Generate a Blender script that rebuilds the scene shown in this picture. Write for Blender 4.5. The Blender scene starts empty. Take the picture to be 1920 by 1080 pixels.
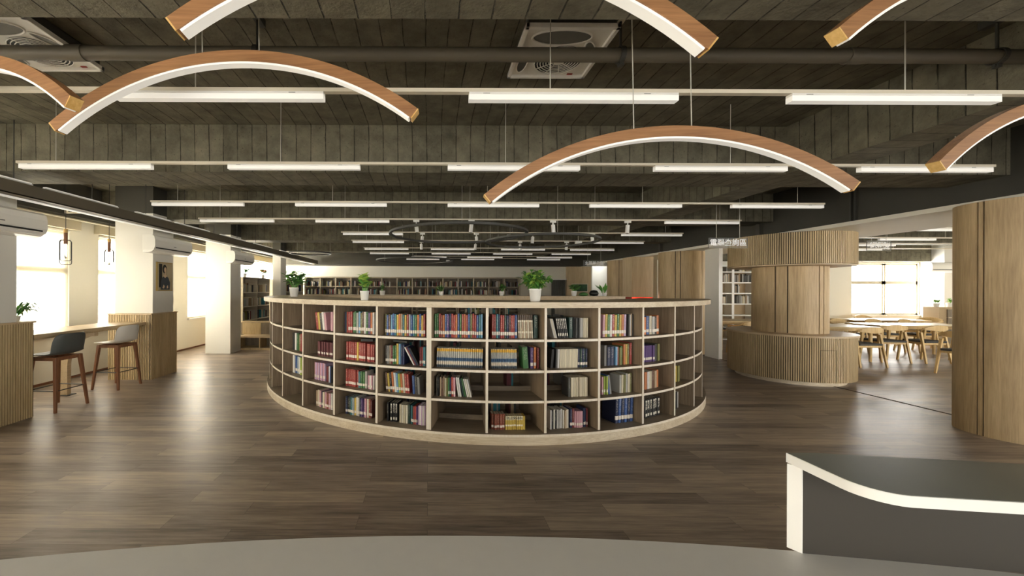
import bpy, bmesh, math, random
from mathutils import Vector, Matrix
random.seed(11)
SC = bpy.context.scene
COL = SC.collection
PI = math.pi
def R(d): return math.radians(d)

# ------------------------------------------------------------------ mesh collector
class MB:
    def __init__(s): s.v = []; s.f = []; s.m = []; s.c = []
    def add(s, vs, fs, mi=0, col=None):
        n = len(s.v)
        s.v.extend([tuple(v) for v in vs])
        for f in fs:
            s.f.append(tuple(i + n for i in f)); s.m.append(mi); s.c.append(col)
        return s
    def box(s, x0, x1, y0, y1, z0, z1, mi=0, col=None, M=None):
        vs = [(x0,y0,z0),(x1,y0,z0),(x1,y1,z0),(x0,y1,z0),(x0,y0,z1),(x1,y0,z1),(x1,y1,z1),(x0,y1,z1)]
        if M is not None: vs = [tuple(M @ Vector(v)) for v in vs]
        return s.add(vs, [(0,3,2,1),(4,5,6,7),(0,1,5,4),(1,2,6,5),(2,3,7,6),(3,0,4,7)], mi, col)
    def prism(s, poly, z0, z1, mi=0, top=True, bottom=True, sides=True, mside=None):
        n = len(poly)
        vs = [(p[0],p[1],z0) for p in poly] + [(p[0],p[1],z1) for p in poly]
        if sides: s.add(vs, [(i,(i+1)%n,n+(i+1)%n,n+i) for i in range(n)], mi if mside is None else mside)
        if top: s.add([(p[0],p[1],z1) for p in poly], [tuple(range(n))], mi)
        if bottom: s.add([(p[0],p[1],z0) for p in poly], [tuple(reversed(range(n)))], mi)
        return s
    def arcblock(s, c, r0, r1, a0, a1, z0, z1, n=48, mi=0, mout=None):
        # a in degrees, 0 = toward -Y, positive toward +X
        P = lambda r, a: (c[0]+r*math.sin(R(a)), c[1]-r*math.cos(R(a)))
        out = [P(r1, a0+(a1-a0)*i/n) for i in range(n+1)]
        inn = [P(r0, a0+(a1-a0)*i/n) for i in range(n+1)]
        for i in range(n):
            a, b, d, e = out[i], out[i+1], inn[i+1], inn[i]
            vs = [(a[0],a[1],z0),(b[0],b[1],z0),(d[0],d[1],z0),(e[0],e[1],z0),(a[0],a[1],z1),(b[0],b[1],z1),(d[0],d[1],z1),(e[0],e[1],z1)]
            fs = [(0,3,2,1),(4,5,6,7),(2,3,7,6)]
            if i == 0: fs.append((3,0,4,7))
            if i == n-1: fs.append((1,2,6,5))
            s.add(vs, fs, mi)
            s.add(vs, [(0,1,5,4)], mi if mout is None else mout)
        return s
    def cyl(s, p0, p1, r0, r1=None, n=12, mi=0, cap=True):
        r1 = r0 if r1 is None else r1
        p0, p1 = Vector(p0), Vector(p1)
        d = (p1-p0).normalized()
        a = d.orthogonal().normalized(); b = d.cross(a)
        vs = []
        for p, r in ((p0,r0),(p1,r1)):
            for i in range(n):
                t = 2*PI*i/n
                vs.append(p + a*(r*math.cos(t)) + b*(r*math.sin(t)))
        fs = [(i,(i+1)%n,n+(i+1)%n,n+i) for i in range(n)]
        if cap: fs += [tuple(reversed(range(n))), tuple(range(n,2*n))]
        return s.add(vs, fs, mi)
    def tube(s, pts, r, n=8, closed=False, mi=0):
        pts = [Vector(p) for p in pts]; N = len(pts)
        vs = []; up = None
        for i, p in enumerate(pts):
            if closed: d = pts[(i+1)%N]-pts[i-1]
            else: d = pts[min(i+1,N-1)]-pts[max(i-1,0)]
            d.normalize()
            if up is None: up = d.orthogonal().normalized()
            up = (up - d*up.dot(d)).normalized()
            b = d.cross(up)
            for k in range(n):
                t = 2*PI*k/n
                vs.append(p + up*(r*math.cos(t)) + b*(r*math.sin(t)))
        fs = []
        for i in range(N if closed else N-1):
            for k in range(n):
                j = (i+1)%N
                fs.append((i*n+k, i*n+(k+1)%n, j*n+(k+1)%n, j*n+k))
        if not closed: fs += [tuple(reversed(range(n))), tuple(range((N-1)*n, N*n))]
        return s.add(vs, fs, mi)
    def ribbon(s, pts, w, h, side, closed=False, mi=0):
        # rectangular bar swept along pts; side = width axis (fixed), h measured in the plane
        pts = [Vector(p) for p in pts]; N = len(pts); side = Vector(side).normalized(); vs = []
        for i, p in enumerate(pts):
            d = (pts[(i+1)%N]-pts[i-1]) if closed else (pts[min(i+1,N-1)]-pts[max(i-1,0)])
            d.normalize(); u = side.cross(d).normalized()
            for a, b in ((-1,-1),(1,-1),(1,1),(-1,1)): vs.append(p + side*(a*w/2) + u*(b*h/2))
        fs = []
        for i in range(N if closed else N-1):
            j = (i+1)%N
            for k in range(4): fs.append((i*4+k, i*4+(k+1)%4, j*4+(k+1)%4, j*4+k))
        if not closed: fs += [(3,2,1,0), ((N-1)*4,(N-1)*4+1,(N-1)*4+2,(N-1)*4+3)]
        return s.add(vs, fs, mi)
    def lathe(s, prof, c=(0,0,0), n=24, mi=0):
        vs = []; m = len(prof)
        for i in range(n):
            t = 2*PI*i/n
            for r, z in prof: vs.append((c[0]+r*math.cos(t), c[1]+r*math.sin(t), c[2]+z))
        fs = [(i*m+j, ((i+1)%n)*m+j, ((i+1)%n)*m+j+1, i*m+j+1) for i in range(n) for j in range(m-1)]
        return s.add(vs, fs, mi)
    def build(s, name, mats, parent=None, world=False, smooth=False, bevel=0, loc=None, auto=None):
        me = bpy.data.meshes.new(name)
        off = Vector((0,0,0))
        if parent is not None and world: off = parent.location
        if loc is not None: off = Vector(loc)
        me.from_pydata([tuple(Vector(v)-off) for v in s.v], [], s.f)
        if not isinstance(mats, (list,tuple)): mats = [mats]
        for m in mats: me.materials.append(m)
        for p, mi in zip(me.polygons, s.m): p.material_index = min(mi, len(mats)-1)
        if any(c is not None for c in s.c):
            ca = me.color_attributes.new('Col', 'FLOAT_COLOR', 'CORNER')
            for p, c in zip(me.polygons, s.c):
                for li in p.loop_indices: ca.data[li].color = (*(c or (.3,.3,.3)), 1)
        bm = bmesh.new(); bm.from_mesh(me)
        bmesh.ops.recalc_face_normals(bm, faces=bm.faces)
        bm.to_mesh(me); bm.free()
        if smooth: me.polygons.foreach_set('use_smooth', [True]*len(me.polygons))
        me.update()
        o = bpy.data.objects.new(name, me); COL.objects.link(o)
        if smooth and auto: me.set_sharp_from_angle(angle=R(auto))
        if parent is not None: o.parent = parent
        if loc is not None: o.location = loc
        if bevel:
            b = o.modifiers.new('Bevel', 'BEVEL'); b.width = bevel; b.segments = 2; b.limit_method = 'ANGLE'; b.angle_limit = R(40)
        return o

def thing(name, label, cat, loc=(0,0,0), rz=0, group=None, kind=None):
    o = bpy.data.objects.new(name, None); COL.objects.link(o)
    o.location = loc; o.rotation_euler = (0,0,rz); o.empty_display_size = .1
    o['label'] = label; o['category'] = cat
    if group: o['group'] = group
    if kind: o['kind'] = kind
    return o
def tag(o, label, cat, group=None, kind=None):
    o['label'] = label; o['category'] = cat
    if group: o['group'] = group
    if kind: o['kind'] = kind
    return o
def struct(o, label=None, cat=None):
    o['kind'] = 'structure'
    if label: o['label'] = label
    if cat: o['category'] = cat
    return o
def dup(root, loc=None, rz=None, label=None, group=None):
    r = root.copy(); COL.objects.link(r)
    if loc is not None: r.location = loc
    if rz is not None: r.rotation_euler = (0,0,rz)
    if label: r['label'] = label
    if group: r['group'] = group
    for ch in list(root.children):
        c = ch.copy(); COL.objects.link(c); c.parent = r
        for g in ch.children:
            d = g.copy(); COL.objects.link(d); d.parent = c
    return r
ORD = ['zeroth','first','second','third','fourth','fifth','sixth','seventh','eighth','ninth','tenth','eleventh','twelfth','thirteenth','fourteenth','fifteenth',
       'sixteenth','seventeenth','eighteenth','nineteenth','twentieth','twenty-first','twenty-second','twenty-third','twenty-fourth','twenty-fifth','twenty-sixth','twenty-seventh','twenty-eighth']

# ------------------------------------------------------------------ materials
def lin(h):
    if isinstance(h, str):
        h = h.lstrip('#'); c = [int(h[i:i+2],16)/255 for i in (0,2,4)]
        return tuple(x/12.92 if x <= .04045 else ((x+.055)/1.055)**2.4 for x in c)
    return tuple(h)
class NT:
    def __init__(s, name):
        s.mat = bpy.data.materials.new(name); s.mat.use_nodes = True
        s.t = s.mat.node_tree; s.b = s.t.nodes['Principled BSDF']; s.out = s.t.nodes['Material Output']
    def n(s, typ, **kw):
        nd = s.t.nodes.new(typ)
        for k, v in kw.items():
            if k.startswith('i_'):
                nd.inputs[k[2:].replace('_',' ')].default_value = v
            else: setattr(nd, k, v)
        return nd
    def l(s, a, b): s.t.links.new(a, b)
    def math(s, op, a, b=None, clamp=False):
        nd = s.n('ShaderNodeMath', operation=op, use_clamp=clamp)
        for i, x in enumerate((a,b)):
            if x is None: continue
            if isinstance(x, (int,float)): nd.inputs[i].default_value = x
            else: s.l(x, nd.inputs[i])
        return nd.outputs[0]
    def mix(s, fac, a, b, blend='MIX'):
        nd = s.n('ShaderNodeMix', data_type='RGBA', blend_type=blend)
        for i, x in ((0,fac),(6,a),(7,b)):
            if isinstance(x, (int,float)): nd.inputs[i].default_value = x
            elif isinstance(x, tuple): nd.inputs[i].default_value = (*x,1) if len(x)==3 else x
            else: s.l(x, nd.inputs[i])
        return nd.outputs[2]
    def coords(s, kind='Object'): return s.n('ShaderNodeTexCoord').outputs[kind]
    def noise(s, vec, scale, detail=3, rough=.55, sc=(1,1,1)):
        mp = s.n('ShaderNodeMapping'); mp.inputs['Scale'].default_value = sc
        s.l(vec, mp.inputs['Vector'])
        nd = s.n('ShaderNodeTexNoise'); nd.inputs['Scale'].default_value = scale; nd.inputs['Detail'].default_value = detail; nd.inputs['Roughness'].default_value = rough
        s.l(mp.outputs[0], nd.inputs['Vector'])
        return nd.outputs['Fac']
    def ramp(s, fac, p0, p1, c0=(0,0,0), c1=(1,1,1)):
        r = s.n('ShaderNodeValToRGB'); e = r.color_ramp.elements
        e[0].position = p0; e[1].position = p1; e[0].color = (*c0,1); e[1].color = (*c1,1)
        s.l(fac, r.inputs[0]); return r.outputs[0]
    def bump(s, h, strength=.3, dist=.01):
        b = s.n('ShaderNodeBump'); b.inputs['Strength'].default_value = strength; b.inputs['Distance'].default_value = dist
        s.l(h, b.inputs['Height']); s.l(b.outputs[0], s.b.inputs['Normal'])
def plain(name, col, rough=.5, metal=0, var=.06, nscale=6, spec=.5):
    n = NT(name); c = lin(col)
    f = n.noise(n.coords(), nscale, 3)
    n.l(n.mix(f, tuple(x*(1-var) for x in c), tuple(min(1,x*(1+var)) for x in c)), n.b.inputs['Base Color'])
    n.b.inputs['Roughness'].default_value = rough; n.b.inputs['Metallic'].default_value = metal
    n.b.inputs['Specular IOR Level'].default_value = spec
    return n.mat
def wood(name, c0, c1, axis='z', rough=.5, scale=1.0, coat=0):
    n = NT(name); vec = n.coords()
    st = {'x':(1.2,26,26),'y':(26,1.2,26),'z':(26,26,1.2)}[axis]
    st2 = {'x':(.6,5,5),'y':(5,.6,5),'z':(5,5,.6)}[axis]
    a = n.noise(vec, 3*scale, 5, .65, st); b = n.noise(vec, 2*scale, 2, .5, st2)
    f = n.math('ADD', n.math('MULTIPLY', a, .6), n.math('MULTIPLY', b, .4))
    n.l(n.ramp(f, .36, .64, lin(c0), lin(c1)), n.b.inputs['Base Color'])
    n.b.inputs['Roughness'].default_value = rough
    n.bump(a, .12, .002)
    return n.mat
def emit(name, col, st):
    n = NT(name); e = n.n('ShaderNodeEmission'); e.inputs[0].default_value = (*lin(col),1); e.inputs[1].default_value = st
    n.l(e.outputs[0], n.out.inputs[0]); return n.mat

def concrete(name, mode):
    n = NT(name)
    g = n.n('ShaderNodeNewGeometry').outputs['Position']
    sp = n.n('ShaderNodeSeparateXYZ'); n.l(g, sp.inputs[0])
    x, y, z = sp.outputs
    cb = n.n('ShaderNodeCombineXYZ')
    if mode == 'x': along, across = n.math('ADD', y, z), x
    else: along, across = n.math('ADD', x, z), y
    wob = n.noise(g, 1.4, 2)
    n.l(along, cb.inputs[0]); n.l(n.math('ADD', across, n.math('MULTIPLY', wob, .045)), cb.inputs[1])
    br = n.n('ShaderNodeTexBrick'); br.offset = .43; br.inputs['Scale'].default_value = 1
    br.inputs['Brick Width'].default_value = 5.6; br.inputs['Row Height'].default_value = .15
    br.inputs['Mortar Size'].default_value = .0045; br.inputs['Mortar Smooth'].default_value = .6
    br.inputs['Color1'].default_value = (.3,.3,.3,1); br.inputs['Color2'].default_value = (.85,.85,.85,1); br.inputs['Mortar'].default_value = (0,0,0,1)
    n.l(cb.outputs[0], br.inputs['Vector'])
    nz = n.noise(g, 7, 5, .65); n2 = n.noise(g, 40, 3, .6)
    gap = n.math('MULTIPLY', br.outputs['Fac'], n.ramp(n.noise(g, 6.5, 4, .75), .42, .58))
    f = n.math('ADD', n.math('MULTIPLY', br.outputs['Color'], .2), n.math('MULTIPLY', nz, .75))
    c = n.ramp(f, .25, .8, lin('#4c493c'), lin('#89836f'))
    pit = n.ramp(n.noise(g, 55, 2, .6), .66, .72)
    c = n.mix(n.math('MULTIPLY', pit, .55), c, lin('#24221b'))
    c = n.mix(n.math('MULTIPLY', gap, .7), c, lin('#1c1a14'))
    n.l(c, n.b.inputs['Base Color']); n.b.inputs['Roughness'].default_value = .8; n.b.inputs['Specular IOR Level'].default_value = .25
    h = n.math('SUBTRACT', n.math('ADD', n.math('MULTIPLY', nz, .35), n.math('ADD', n.math('MULTIPLY', n2, .14), n.math('MULTIPLY', br.outputs['Color'], .4))), n.math('MULTIPLY', gap, 1.0))
    n.bump(h, 1.0, .025)
    return n.mat
def floor_mat():
    n = NT('vinyl_plank_floor'); g = n.n('ShaderNodeNewGeometry').outputs['Position']
    br = n.n('ShaderNodeTexBrick'); br.offset = .37; br.offset_frequency = 2; br.inputs['Scale'].default_value = 1
    br.inputs['Brick Width'].default_value = 1.22; br.inputs['Row Height'].default_value = .152
    br.inputs['Mortar Size'].default_value = .0012; br.inputs['Mortar Smooth'].default_value = .2; br.inputs['Bias'].default_value = 0
    br.inputs['Color1'].default_value = (0,0,0,1); br.inputs['Color2'].default_value = (1,1,1,1); br.inputs['Mortar'].default_value = (.3,.3,.3,1)
    n.l(g, br.inputs['Vector'])
    off = n.n('ShaderNodeVectorMath', operation='MULTIPLY_ADD')
    n.l(br.outputs['Color'], off.inputs[0]); off.inputs[1].default_value = (7,13,0); n.l(g, off.inputs[2])
    a = n.noise(off.outputs[0], 2.2, 6, .7, (1.1,17,1)); b = n.noise(off.outputs[0], 1.3, 3, .6, (.8,6,1))
    f = n.math('ADD', n.math('ADD', n.math('MULTIPLY', a, .5), n.math('MULTIPLY', b, .35)), n.math('MULTIPLY', br.outputs['Color'], .16))
    r = n.n('ShaderNodeValToRGB'); e = r.color_ramp.elements
    e[0].position = .34; e[0].color = (*lin('#54493f'),1); e[1].position = .68; e[1].color = (*lin('#bcaa94'),1)
    m = e.new(.5); m.color = (*lin('#8f8073'),1)
    n.l(f, r.inputs[0])
    c = n.mix(n.math('MULTIPLY', br.outputs['Fac'], .7), r.outputs[0], lin('#2a231c'))
    n.l(c, n.b.inputs['Base Color'])
    n.l(n.math('ADD', .27, n.math('MULTIPLY', a, .16)), n.b.inputs['Roughness'])
    n.b.inputs['Specular IOR Level'].default_value = .5
    n.bump(n.math('SUBTRACT', n.math('MULTIPLY', a, .3), br.outputs['Fac']), .15, .002)
    return n.mat
def book_mat(style):
    n = NT('book_cover_'+style)
    oi = n.n('ShaderNodeObjectInfo'); col = oi.outputs['Color']; rnd = oi.outputs['Random']
    sp = n.n('ShaderNodeSeparateXYZ'); n.l(n.coords(), sp.inputs[0]); x, y, z = sp.outputs
    spine = n.math('LESS_THAN', y, .05)
    cv = n.n('ShaderNodeCombineXYZ'); n.l(n.math('MULTIPLY', x, 4.5), cv.inputs[0]); n.l(n.math('MULTIPLY', z, 48), cv.inputs[2]); n.l(n.math('MULTIPLY', rnd, 50), cv.inputs[1])
    nz = n.n('ShaderNodeTexNoise'); nz.inputs['Scale'].default_value = 1.0; nz.inputs['Detail'].default_value = 1; n.l(cv.outputs[0], nz.inputs['Vector'])
    def zone(a, b): return n.math('MULTIPLY', n.math('GREATER_THAN', z, a), n.math('LESS_THAN', z, b))
    mid = n.math('MULTIPLY', n.math('GREATER_THAN', x, -.3), n.math('LESS_THAN', x, .3))
    marks = n.math('MULTIPLY', n.math('MULTIPLY', n.math('GREATER_THAN', nz.outputs['Fac'], .56), mid), zone(.42,.92))
    c = col
    sep = n.n('ShaderNodeSeparateColor'); n.l(col, sep.inputs[0])
    lum = n.math('ADD', n.math('MULTIPLY', sep.outputs[0], .4), n.math('MULTIPLY', sep.outputs[1], .6))
    bright = n.math('GREATER_THAN', lum, .25)
    ink = n.mix(bright, lin('#e9e2cf'), lin('#3b2e2a'))
    if style != 'dots': c = n.mix(n.math('MULTIPLY', n.math('MULTIPLY', marks, spine), .32), c, ink)
    if style == 'band':
        c = n.mix(n.math('MULTIPLY', zone(.13,.28), spine), c, lin('#e8dfd2'))
    elif style == 'series':
        c = n.mix(n.math('MULTIPLY', zone(.82,.97), spine), c, lin('#d9a62c'))
        c = n.mix(n.math('MULTIPLY', zone(.34,.5), spine), c, lin('#274a6e'))
        c = n.mix(n.math('MULTIPLY', zone(.16,.3), spine), c, lin('#d8c9b4'))
        c = n.mix(n.math('MULTIPLY', zone(0,.12), spine), c, lin('#2e3a44'))
    elif style == 'dots':
        d1 = n.math('MULTIPLY', mid, n.math('ADD', zone(.1,.24), n.math('ADD', zone(.86,.95), n.math('MULTIPLY', zone(.45,.85), n.math('GREATER_THAN', nz.outputs['Fac'], .52)))))
        c = n.mix(n.math('MULTIPLY', d1, spine), c, lin('#ddd8c8'))
    elif style == 'yellow':
        c = n.mix(n.math('MULTIPLY', zone(.72,1.1), spine), c, lin('#e6e0c4'))
        c = n.mix(n.math('MULTIPLY', n.math('MULTIPLY', zone(.75,.95), n.math('GREATER_THAN', nz.outputs['Fac'], .5)), spine), c, lin('#1f1d1d'))
        c = n.mix(n.math('MULTIPLY', zone(.26,.38), spine), c, lin('#e8e0d0'))
    elif style == 'blacktop':
        c = n.mix(n.math('MULTIPLY', zone(.78,1.1), spine), c, lin('#191817'))
    elif style == 'ringed':
        c = n.mix(n.math('MULTIPLY', n.math('ADD', zone(.7,.76), zone(.22,.3)), spine), c, lin('#e6ddc6'))
        c = n.mix(n.math('MULTIPLY', zone(.78,1.1), spine), c, lin('#5a4a3c'))
    n.l(c, n.b.inputs['Base Color']); n.b.inputs['Roughness'].default_value = .42
    return n.mat

M = {}
M['conc'] = concrete('board_formed_concrete', 'x'); M['conc_y'] = concrete('board_formed_concrete_beam', 'y')
M['dark_paint'] = plain('dark_grey_painted_concrete', '#403e36', .75, var=.12, nscale=3)
M['floor'] = floor_mat()
M['wall'] = plain('warm_white_wall_paint', '#ece8da', .7, var=.02, nscale=2)
M['wall2'] = plain('white_wall_paint', '#e0ded6', .6, var=.02, nscale=2)
M['white'] = plain('white_plastic', '#e9e7df', .35, var=.02)
M['white_lac'] = plain('white_lacquer', '#f1efe9', .3, var=.02)
M['rail'] = plain('cream_metal_rail', '#d8cfba', .4, var=.03)
M['lamp'] = NT('lamp_diffuser').mat
_n = M['lamp'].node_tree.nodes['Principled BSDF']; _n.inputs['Base Color'].default_value = (*lin('#eeebe2'),1)
_n.inputs['Emission Color'].default_value = (1,.96,.88,1); _n.inputs['Emission Strength'].default_value = .085; _n.inputs['Roughness'].default_value = .5
M['lamp_body'] = plain('lamp_white_metal', '#efece4', .4, var=.02)
M['pipe'] = plain('grey_painted_pipe', '#665f50', .55, var=.05)
M['steel'] = plain('galvanised_wire', '#c4c1b5', .4, metal=.2)
M['black'] = plain('black_metal', '#1d1d1b', .4, var=.1)
M['dark'] = plain('dark_grey_metal', '#3c3b35', .5, var=.06)
M['oak_edge'] = wood('pale_oak_edge', '#bfad90', '#e0d4bc', 'x', .5)
M['oak_edge_z'] = wood('pale_oak_edge_upright', '#dfd3bd', '#eee6d6', 'z', .5)
M['greige'] = wood('greige_oak_panel', '#76654f', '#9d8970', 'z', .55)
M['greige_flat'] = wood('greige_oak_shelf', '#6b5e4d', '#8d7e69', 'x', .5)
M['oak_clad'] = wood('oak_veneer_cladding', '#a58c66', '#cdb48a', 'z', .5)
M['oak_clad_pale'] = wood('pale_oak_veneer', '#c6ae8a', '#dcc8a5', 'z', .5)
M['oak_slat'] = wood('oak_slat', '#a8926b', '#d0b98f', 'z', .5)
M['groove'] = plain('dark_groove', '#453925', .7)
M['oak_top'] = wood('oak_bar_top', '#b59d7a', '#d2bc98', 'y', .4)
M['arc_wood'] = wood('honey_bentwood', '#7d5636', '#a97c52', 'x', .45)
M['arc_end'] = wood('pale_end_grain', '#c79a52', '#e2bf7c', 'z', .5)
M['walnut'] = wood('walnut_leg', '#6d452b', '#8e6040', 'z', .45)
M['chair_wood'] = wood('light_ash', '#c7a56a', '#dfc28b', 'z', .45)
M['table_top'] = wood('light_ash_table_top', '#d7bb85', '#e7d0a0', 'x', .3)
M['seat_dark'] = plain('dark_grey_upholstery', '#4c4b48', .8, var=.1, nscale=60)
M['shell_grey'] = plain('charcoal_shell', '#4d504d', .5, var=.03)
M['shell_white'] = plain('off_white_shell', '#dedad0', .45, var=.02)
M['desk'] = plain('grey_laminate_desk', '#cfccc5', .45, var=.03, nscale=30)
M['ledge'] = plain('slate_grey_laminate', '#7c8079', .28, var=.12, nscale=5)
M['panel_dark'] = plain('dark_brown_panel', '#37322a', .6, var=.03)
M['leaf'] = plain('dark_green_leaf', '#4a7a3a', .4, var=.35, nscale=9)
M['leaf_light'] = plain('variegated_leaf', '#a4c25a', .4, var=.4, nscale=14)
M['leaf_mid'] = plain('mid_green_leaf', '#67a048', .4, var=.35, nscale=9)
M['flower'] = plain('orange_petals', '#f2a83c', .6, var=.3, nscale=12)
M['soil'] = plain('dark_soil', '#2c231a', .9)
M['paper'] = plain('book_pages', '#d9cfb8', .8)
M['curtain'] = plain('grey_curtain', '#75746d', .9, var=.1)
M['shelf_back'] = plain('tan_back_panel', '#b09a78', .7)
M['red'] = plain('red_lining', '#a8321f', .5)
M['back_brown'] = wood('dark_greige_case', '#6b6050', '#8a7c67', 'z', .55)
M['back_edge'] = wood('greige_case_edge', '#a39780', '#bdb19a', 'x', .55)
M['vent_grey'] = plain('grey_recess', '#6b6a62', .5)
M['cream'] = plain('cream_pelmet', '#cfc5ab', .6)
M['pot'] = plain('white_glazed_pot', '#e4e2dc', .3, var=.02)
M['cloth_frame'] = plain('gold_frame', '#b59a5c', .4, metal=.4)
M['window'] = emit('bright_daylight_pane', '#fffcf6', 6)
M['window_near'] = emit('bright_daylight_pane_near', '#fffcf6', 16)
M['window_mid'] = emit('bright_daylight_pane_mid', '#fffcf6', 3.3)
M['window_back'] = emit('bright_daylight_pane_back', '#fffcf6', 30)
M['window_right'] = emit('bright_daylight_pane_right', '#fffcf6', 6)
M['window_far'] = emit('bright_daylight_pane_far', '#fffcf6', 6)  # glow of the unseen windows added in the right wall
M['window_front_right'] = emit('bright_daylight_pane_front_right', '#fffcf6', 5)  # stronger added fill, lights the white bookcase and chairs from the front
M['window_front'] = emit('bright_daylight_pane_front', '#fffcf6', 1.4)  # weak added fill for front wall and rear right wall panes
M['bulb_glass'] = NT('clear_bulb_glass').mat
_b = M['bulb_glass'].node_tree.nodes['Principled BSDF']; _b.inputs['Transmission Weight'].default_value = .9; _b.inputs['Roughness'].default_value = .05; _b.inputs['Base Color'].default_value = (.95,.95,.9,1)
_n = NT('clear_acrylic'); _b = _n.b
_b.inputs['Base Color'].default_value = (.95,.97,.96,1); _b.inputs['Roughness'].default_value = .08; _b.inputs['Alpha'].default_value = .07
M['acrylic'] = _n.mat
M['sign_white'] = plain('white_sign_lettering', '#ffffff', .4, var=0)
_n = NT('frosted_marks'); f = _n.noise(_n.coords(), 40, 2, .5)
_n.l(_n.math('MULTIPLY', _n.math('GREATER_THAN', f, .5), .75), _n.b.inputs['Alpha']); _n.b.inputs['Base Color'].default_value = (.85,.84,.8,1)
M['frost'] = _n.mat
def blind_mat(name, tr):
    n = NT(name); t = n.n('ShaderNodeBsdfTransparent'); d = n.n('ShaderNodeBsdfTranslucent'); d.inputs[0].default_value = (*lin('#f3ecd8'),1)
    d2 = n.n('ShaderNodeBsdfDiffuse'); d2.inputs[0].default_value = (*lin('#f3ecd8'),1)
    m0 = n.n('ShaderNodeMixShader'); m0.inputs[0].default_value = .5; n.l(d.outputs[0], m0.inputs[1]); n.l(d2.outputs[0], m0.inputs[2])
    m1 = n.n('ShaderNodeMixShader'); m1.inputs[0].default_value = tr; n.l(m0.outputs[0], m1.inputs[1]); n.l(t.outputs[0], m1.inputs[2])
    n.l(m1.outputs[0], n.out.inputs[0]); return n.mat
M['blind'] = blind_mat('sheer_roller_blind', .45)
BK = {s: book_mat(s) for s in ('plain','band','series','dots','yellow','blacktop','ringed')}
_n = NT('distant_book_spines'); at = _n.n('ShaderNodeVertexColor'); at.layer_name = 'Col'
_n.l(at.outputs[0], _n.b.inputs['Base Color']); _n.b.inputs['Roughness'].default_value = .6
M['mass'] = _n.mat

# ------------------------------------------------------------------ room shell
XL, XR, YF, YB, HS, HB = -5.95, 16.6, -3.0, 15.5, 3.2, 2.71
struct(MB().box(XL-.3, XR+.3, YF-.3, 18, -.2, 0).build('floor', M['floor']), 'dark brown plank floor', 'floor')
struct(MB().box(XL-.3, XR+.3, YF-.3, 18, HS, HS+.2).build('ceiling', M['conc']), 'dark board-formed concrete ceiling', 'ceiling')
# cross beams
for i, y in enumerate((-1.57, 1.24, 4.03, 6.80, 9.66, 12.4)):
    w = .5
    struct(MB().box(XL, XR, y, y+w, HB, HS+.02).build('ceiling_beam', M['conc']), 'dark concrete beam crossing the room, %s from the front' % ORD[i+1], 'beam')
struct(MB().box(3.70, 4.10, YF, 14.9, HB+.003, HS+.02).build('ceiling_beam', M['conc_y']), 'dark concrete beam running lengthwise on the right', 'beam')
struct(MB().box(XL, 6.0, 14.75, YB, 2.43, HS+.02).build('ceiling_bulkhead', M['dark_paint']), 'smooth dark grey bulkhead above the back wall', 'bulkhead')
# right bulkhead with white soffit
struct(MB().box(6.02, 7.55, 1.2, 15.0, 2.49, HS+.02).build('wall_bulkhead', M['dark_paint']), 'dark grey bulkhead over the row of oak columns', 'bulkhead')
struct(MB().box(6.0, 7.57, 1.2, 15.05, 2.44, 2.495).build('ceiling_soffit', M['wall']), 'white soffit above the oak columns', 'soffit')
# right bulkhead continued behind the camera, front wall (windows added for fill light), right wall
FW = [(-5.4,-2.6),(-2.2,.6),(1.0,3.4),(4.4,7.4),(8.2,11.2),(12.2,15.2)]
b = MB(); b.box(XL-.3,XR+.3,YF-.15,YF,0,.5); b.box(XL-.3,XR+.3,YF-.15,YF,2.65,HS); x = XL-.3
for a, c in FW: b.box(x,a,YF-.15,YF,.5,2.65); x = c
b.box(x,XR+.3,YF-.15,YF,.5,2.65)
struct(b.build('wall_front', M['wall2']), 'white window wall behind the reception desk', 'wall')
for i, (a, c) in enumerate(FW):
    w = thing('window_%d' % (15+i), 'wide window behind the reception desk, %s from left' % ORD[i+1], 'window', ((a+c)/2, YF, .5), kind='structure')
    MB().box(a,c,YF-.12,YF-.10,.5,2.65).build('pane', M['window_front_right'] if a > 8 else M['window_front'], w, True)
    f = MB()
    for bx in ((a,a+.05,.5,2.65),(c-.05,c,.5,2.65),(a,c,.5,.55),(a,c,2.6,2.65),((a+c)/2-.03,(a+c)/2+.03,.5,2.65)): f.box(bx[0],bx[1],YF-.09,YF-.04,bx[2],bx[3])
    f.build('window_frame', M['cream'], w, True)
# back walls
b = MB(); b.box(XL, 6.42, YB, YB+.15, 0, HS)
struct(b.build('wall_back', M['wall']), 'cream back wall above the long bookcase', 'wall')
b = MB(); b.box(6.42, 7.2, 17.2, 17.35, 0, HS)
struct(b.build('wall_corridor', plain('cool_white_paint', '#e3e7ee', .6, var=.02)), 'bluish white end wall of the corridor', 'wall')
struct(MB().box(7.05, 7.2, 12.0, 17.3, 0, HS).build('wall_partition', M['wall']), 'cream partition wall beside the corridor', 'wall')
struct(MB().box(6.42, 6.52, 15.5, 17.3, 0, HS).build('wall_corridor_side', M['wall2']), 'white side wall of the corridor', 'wall')
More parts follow.
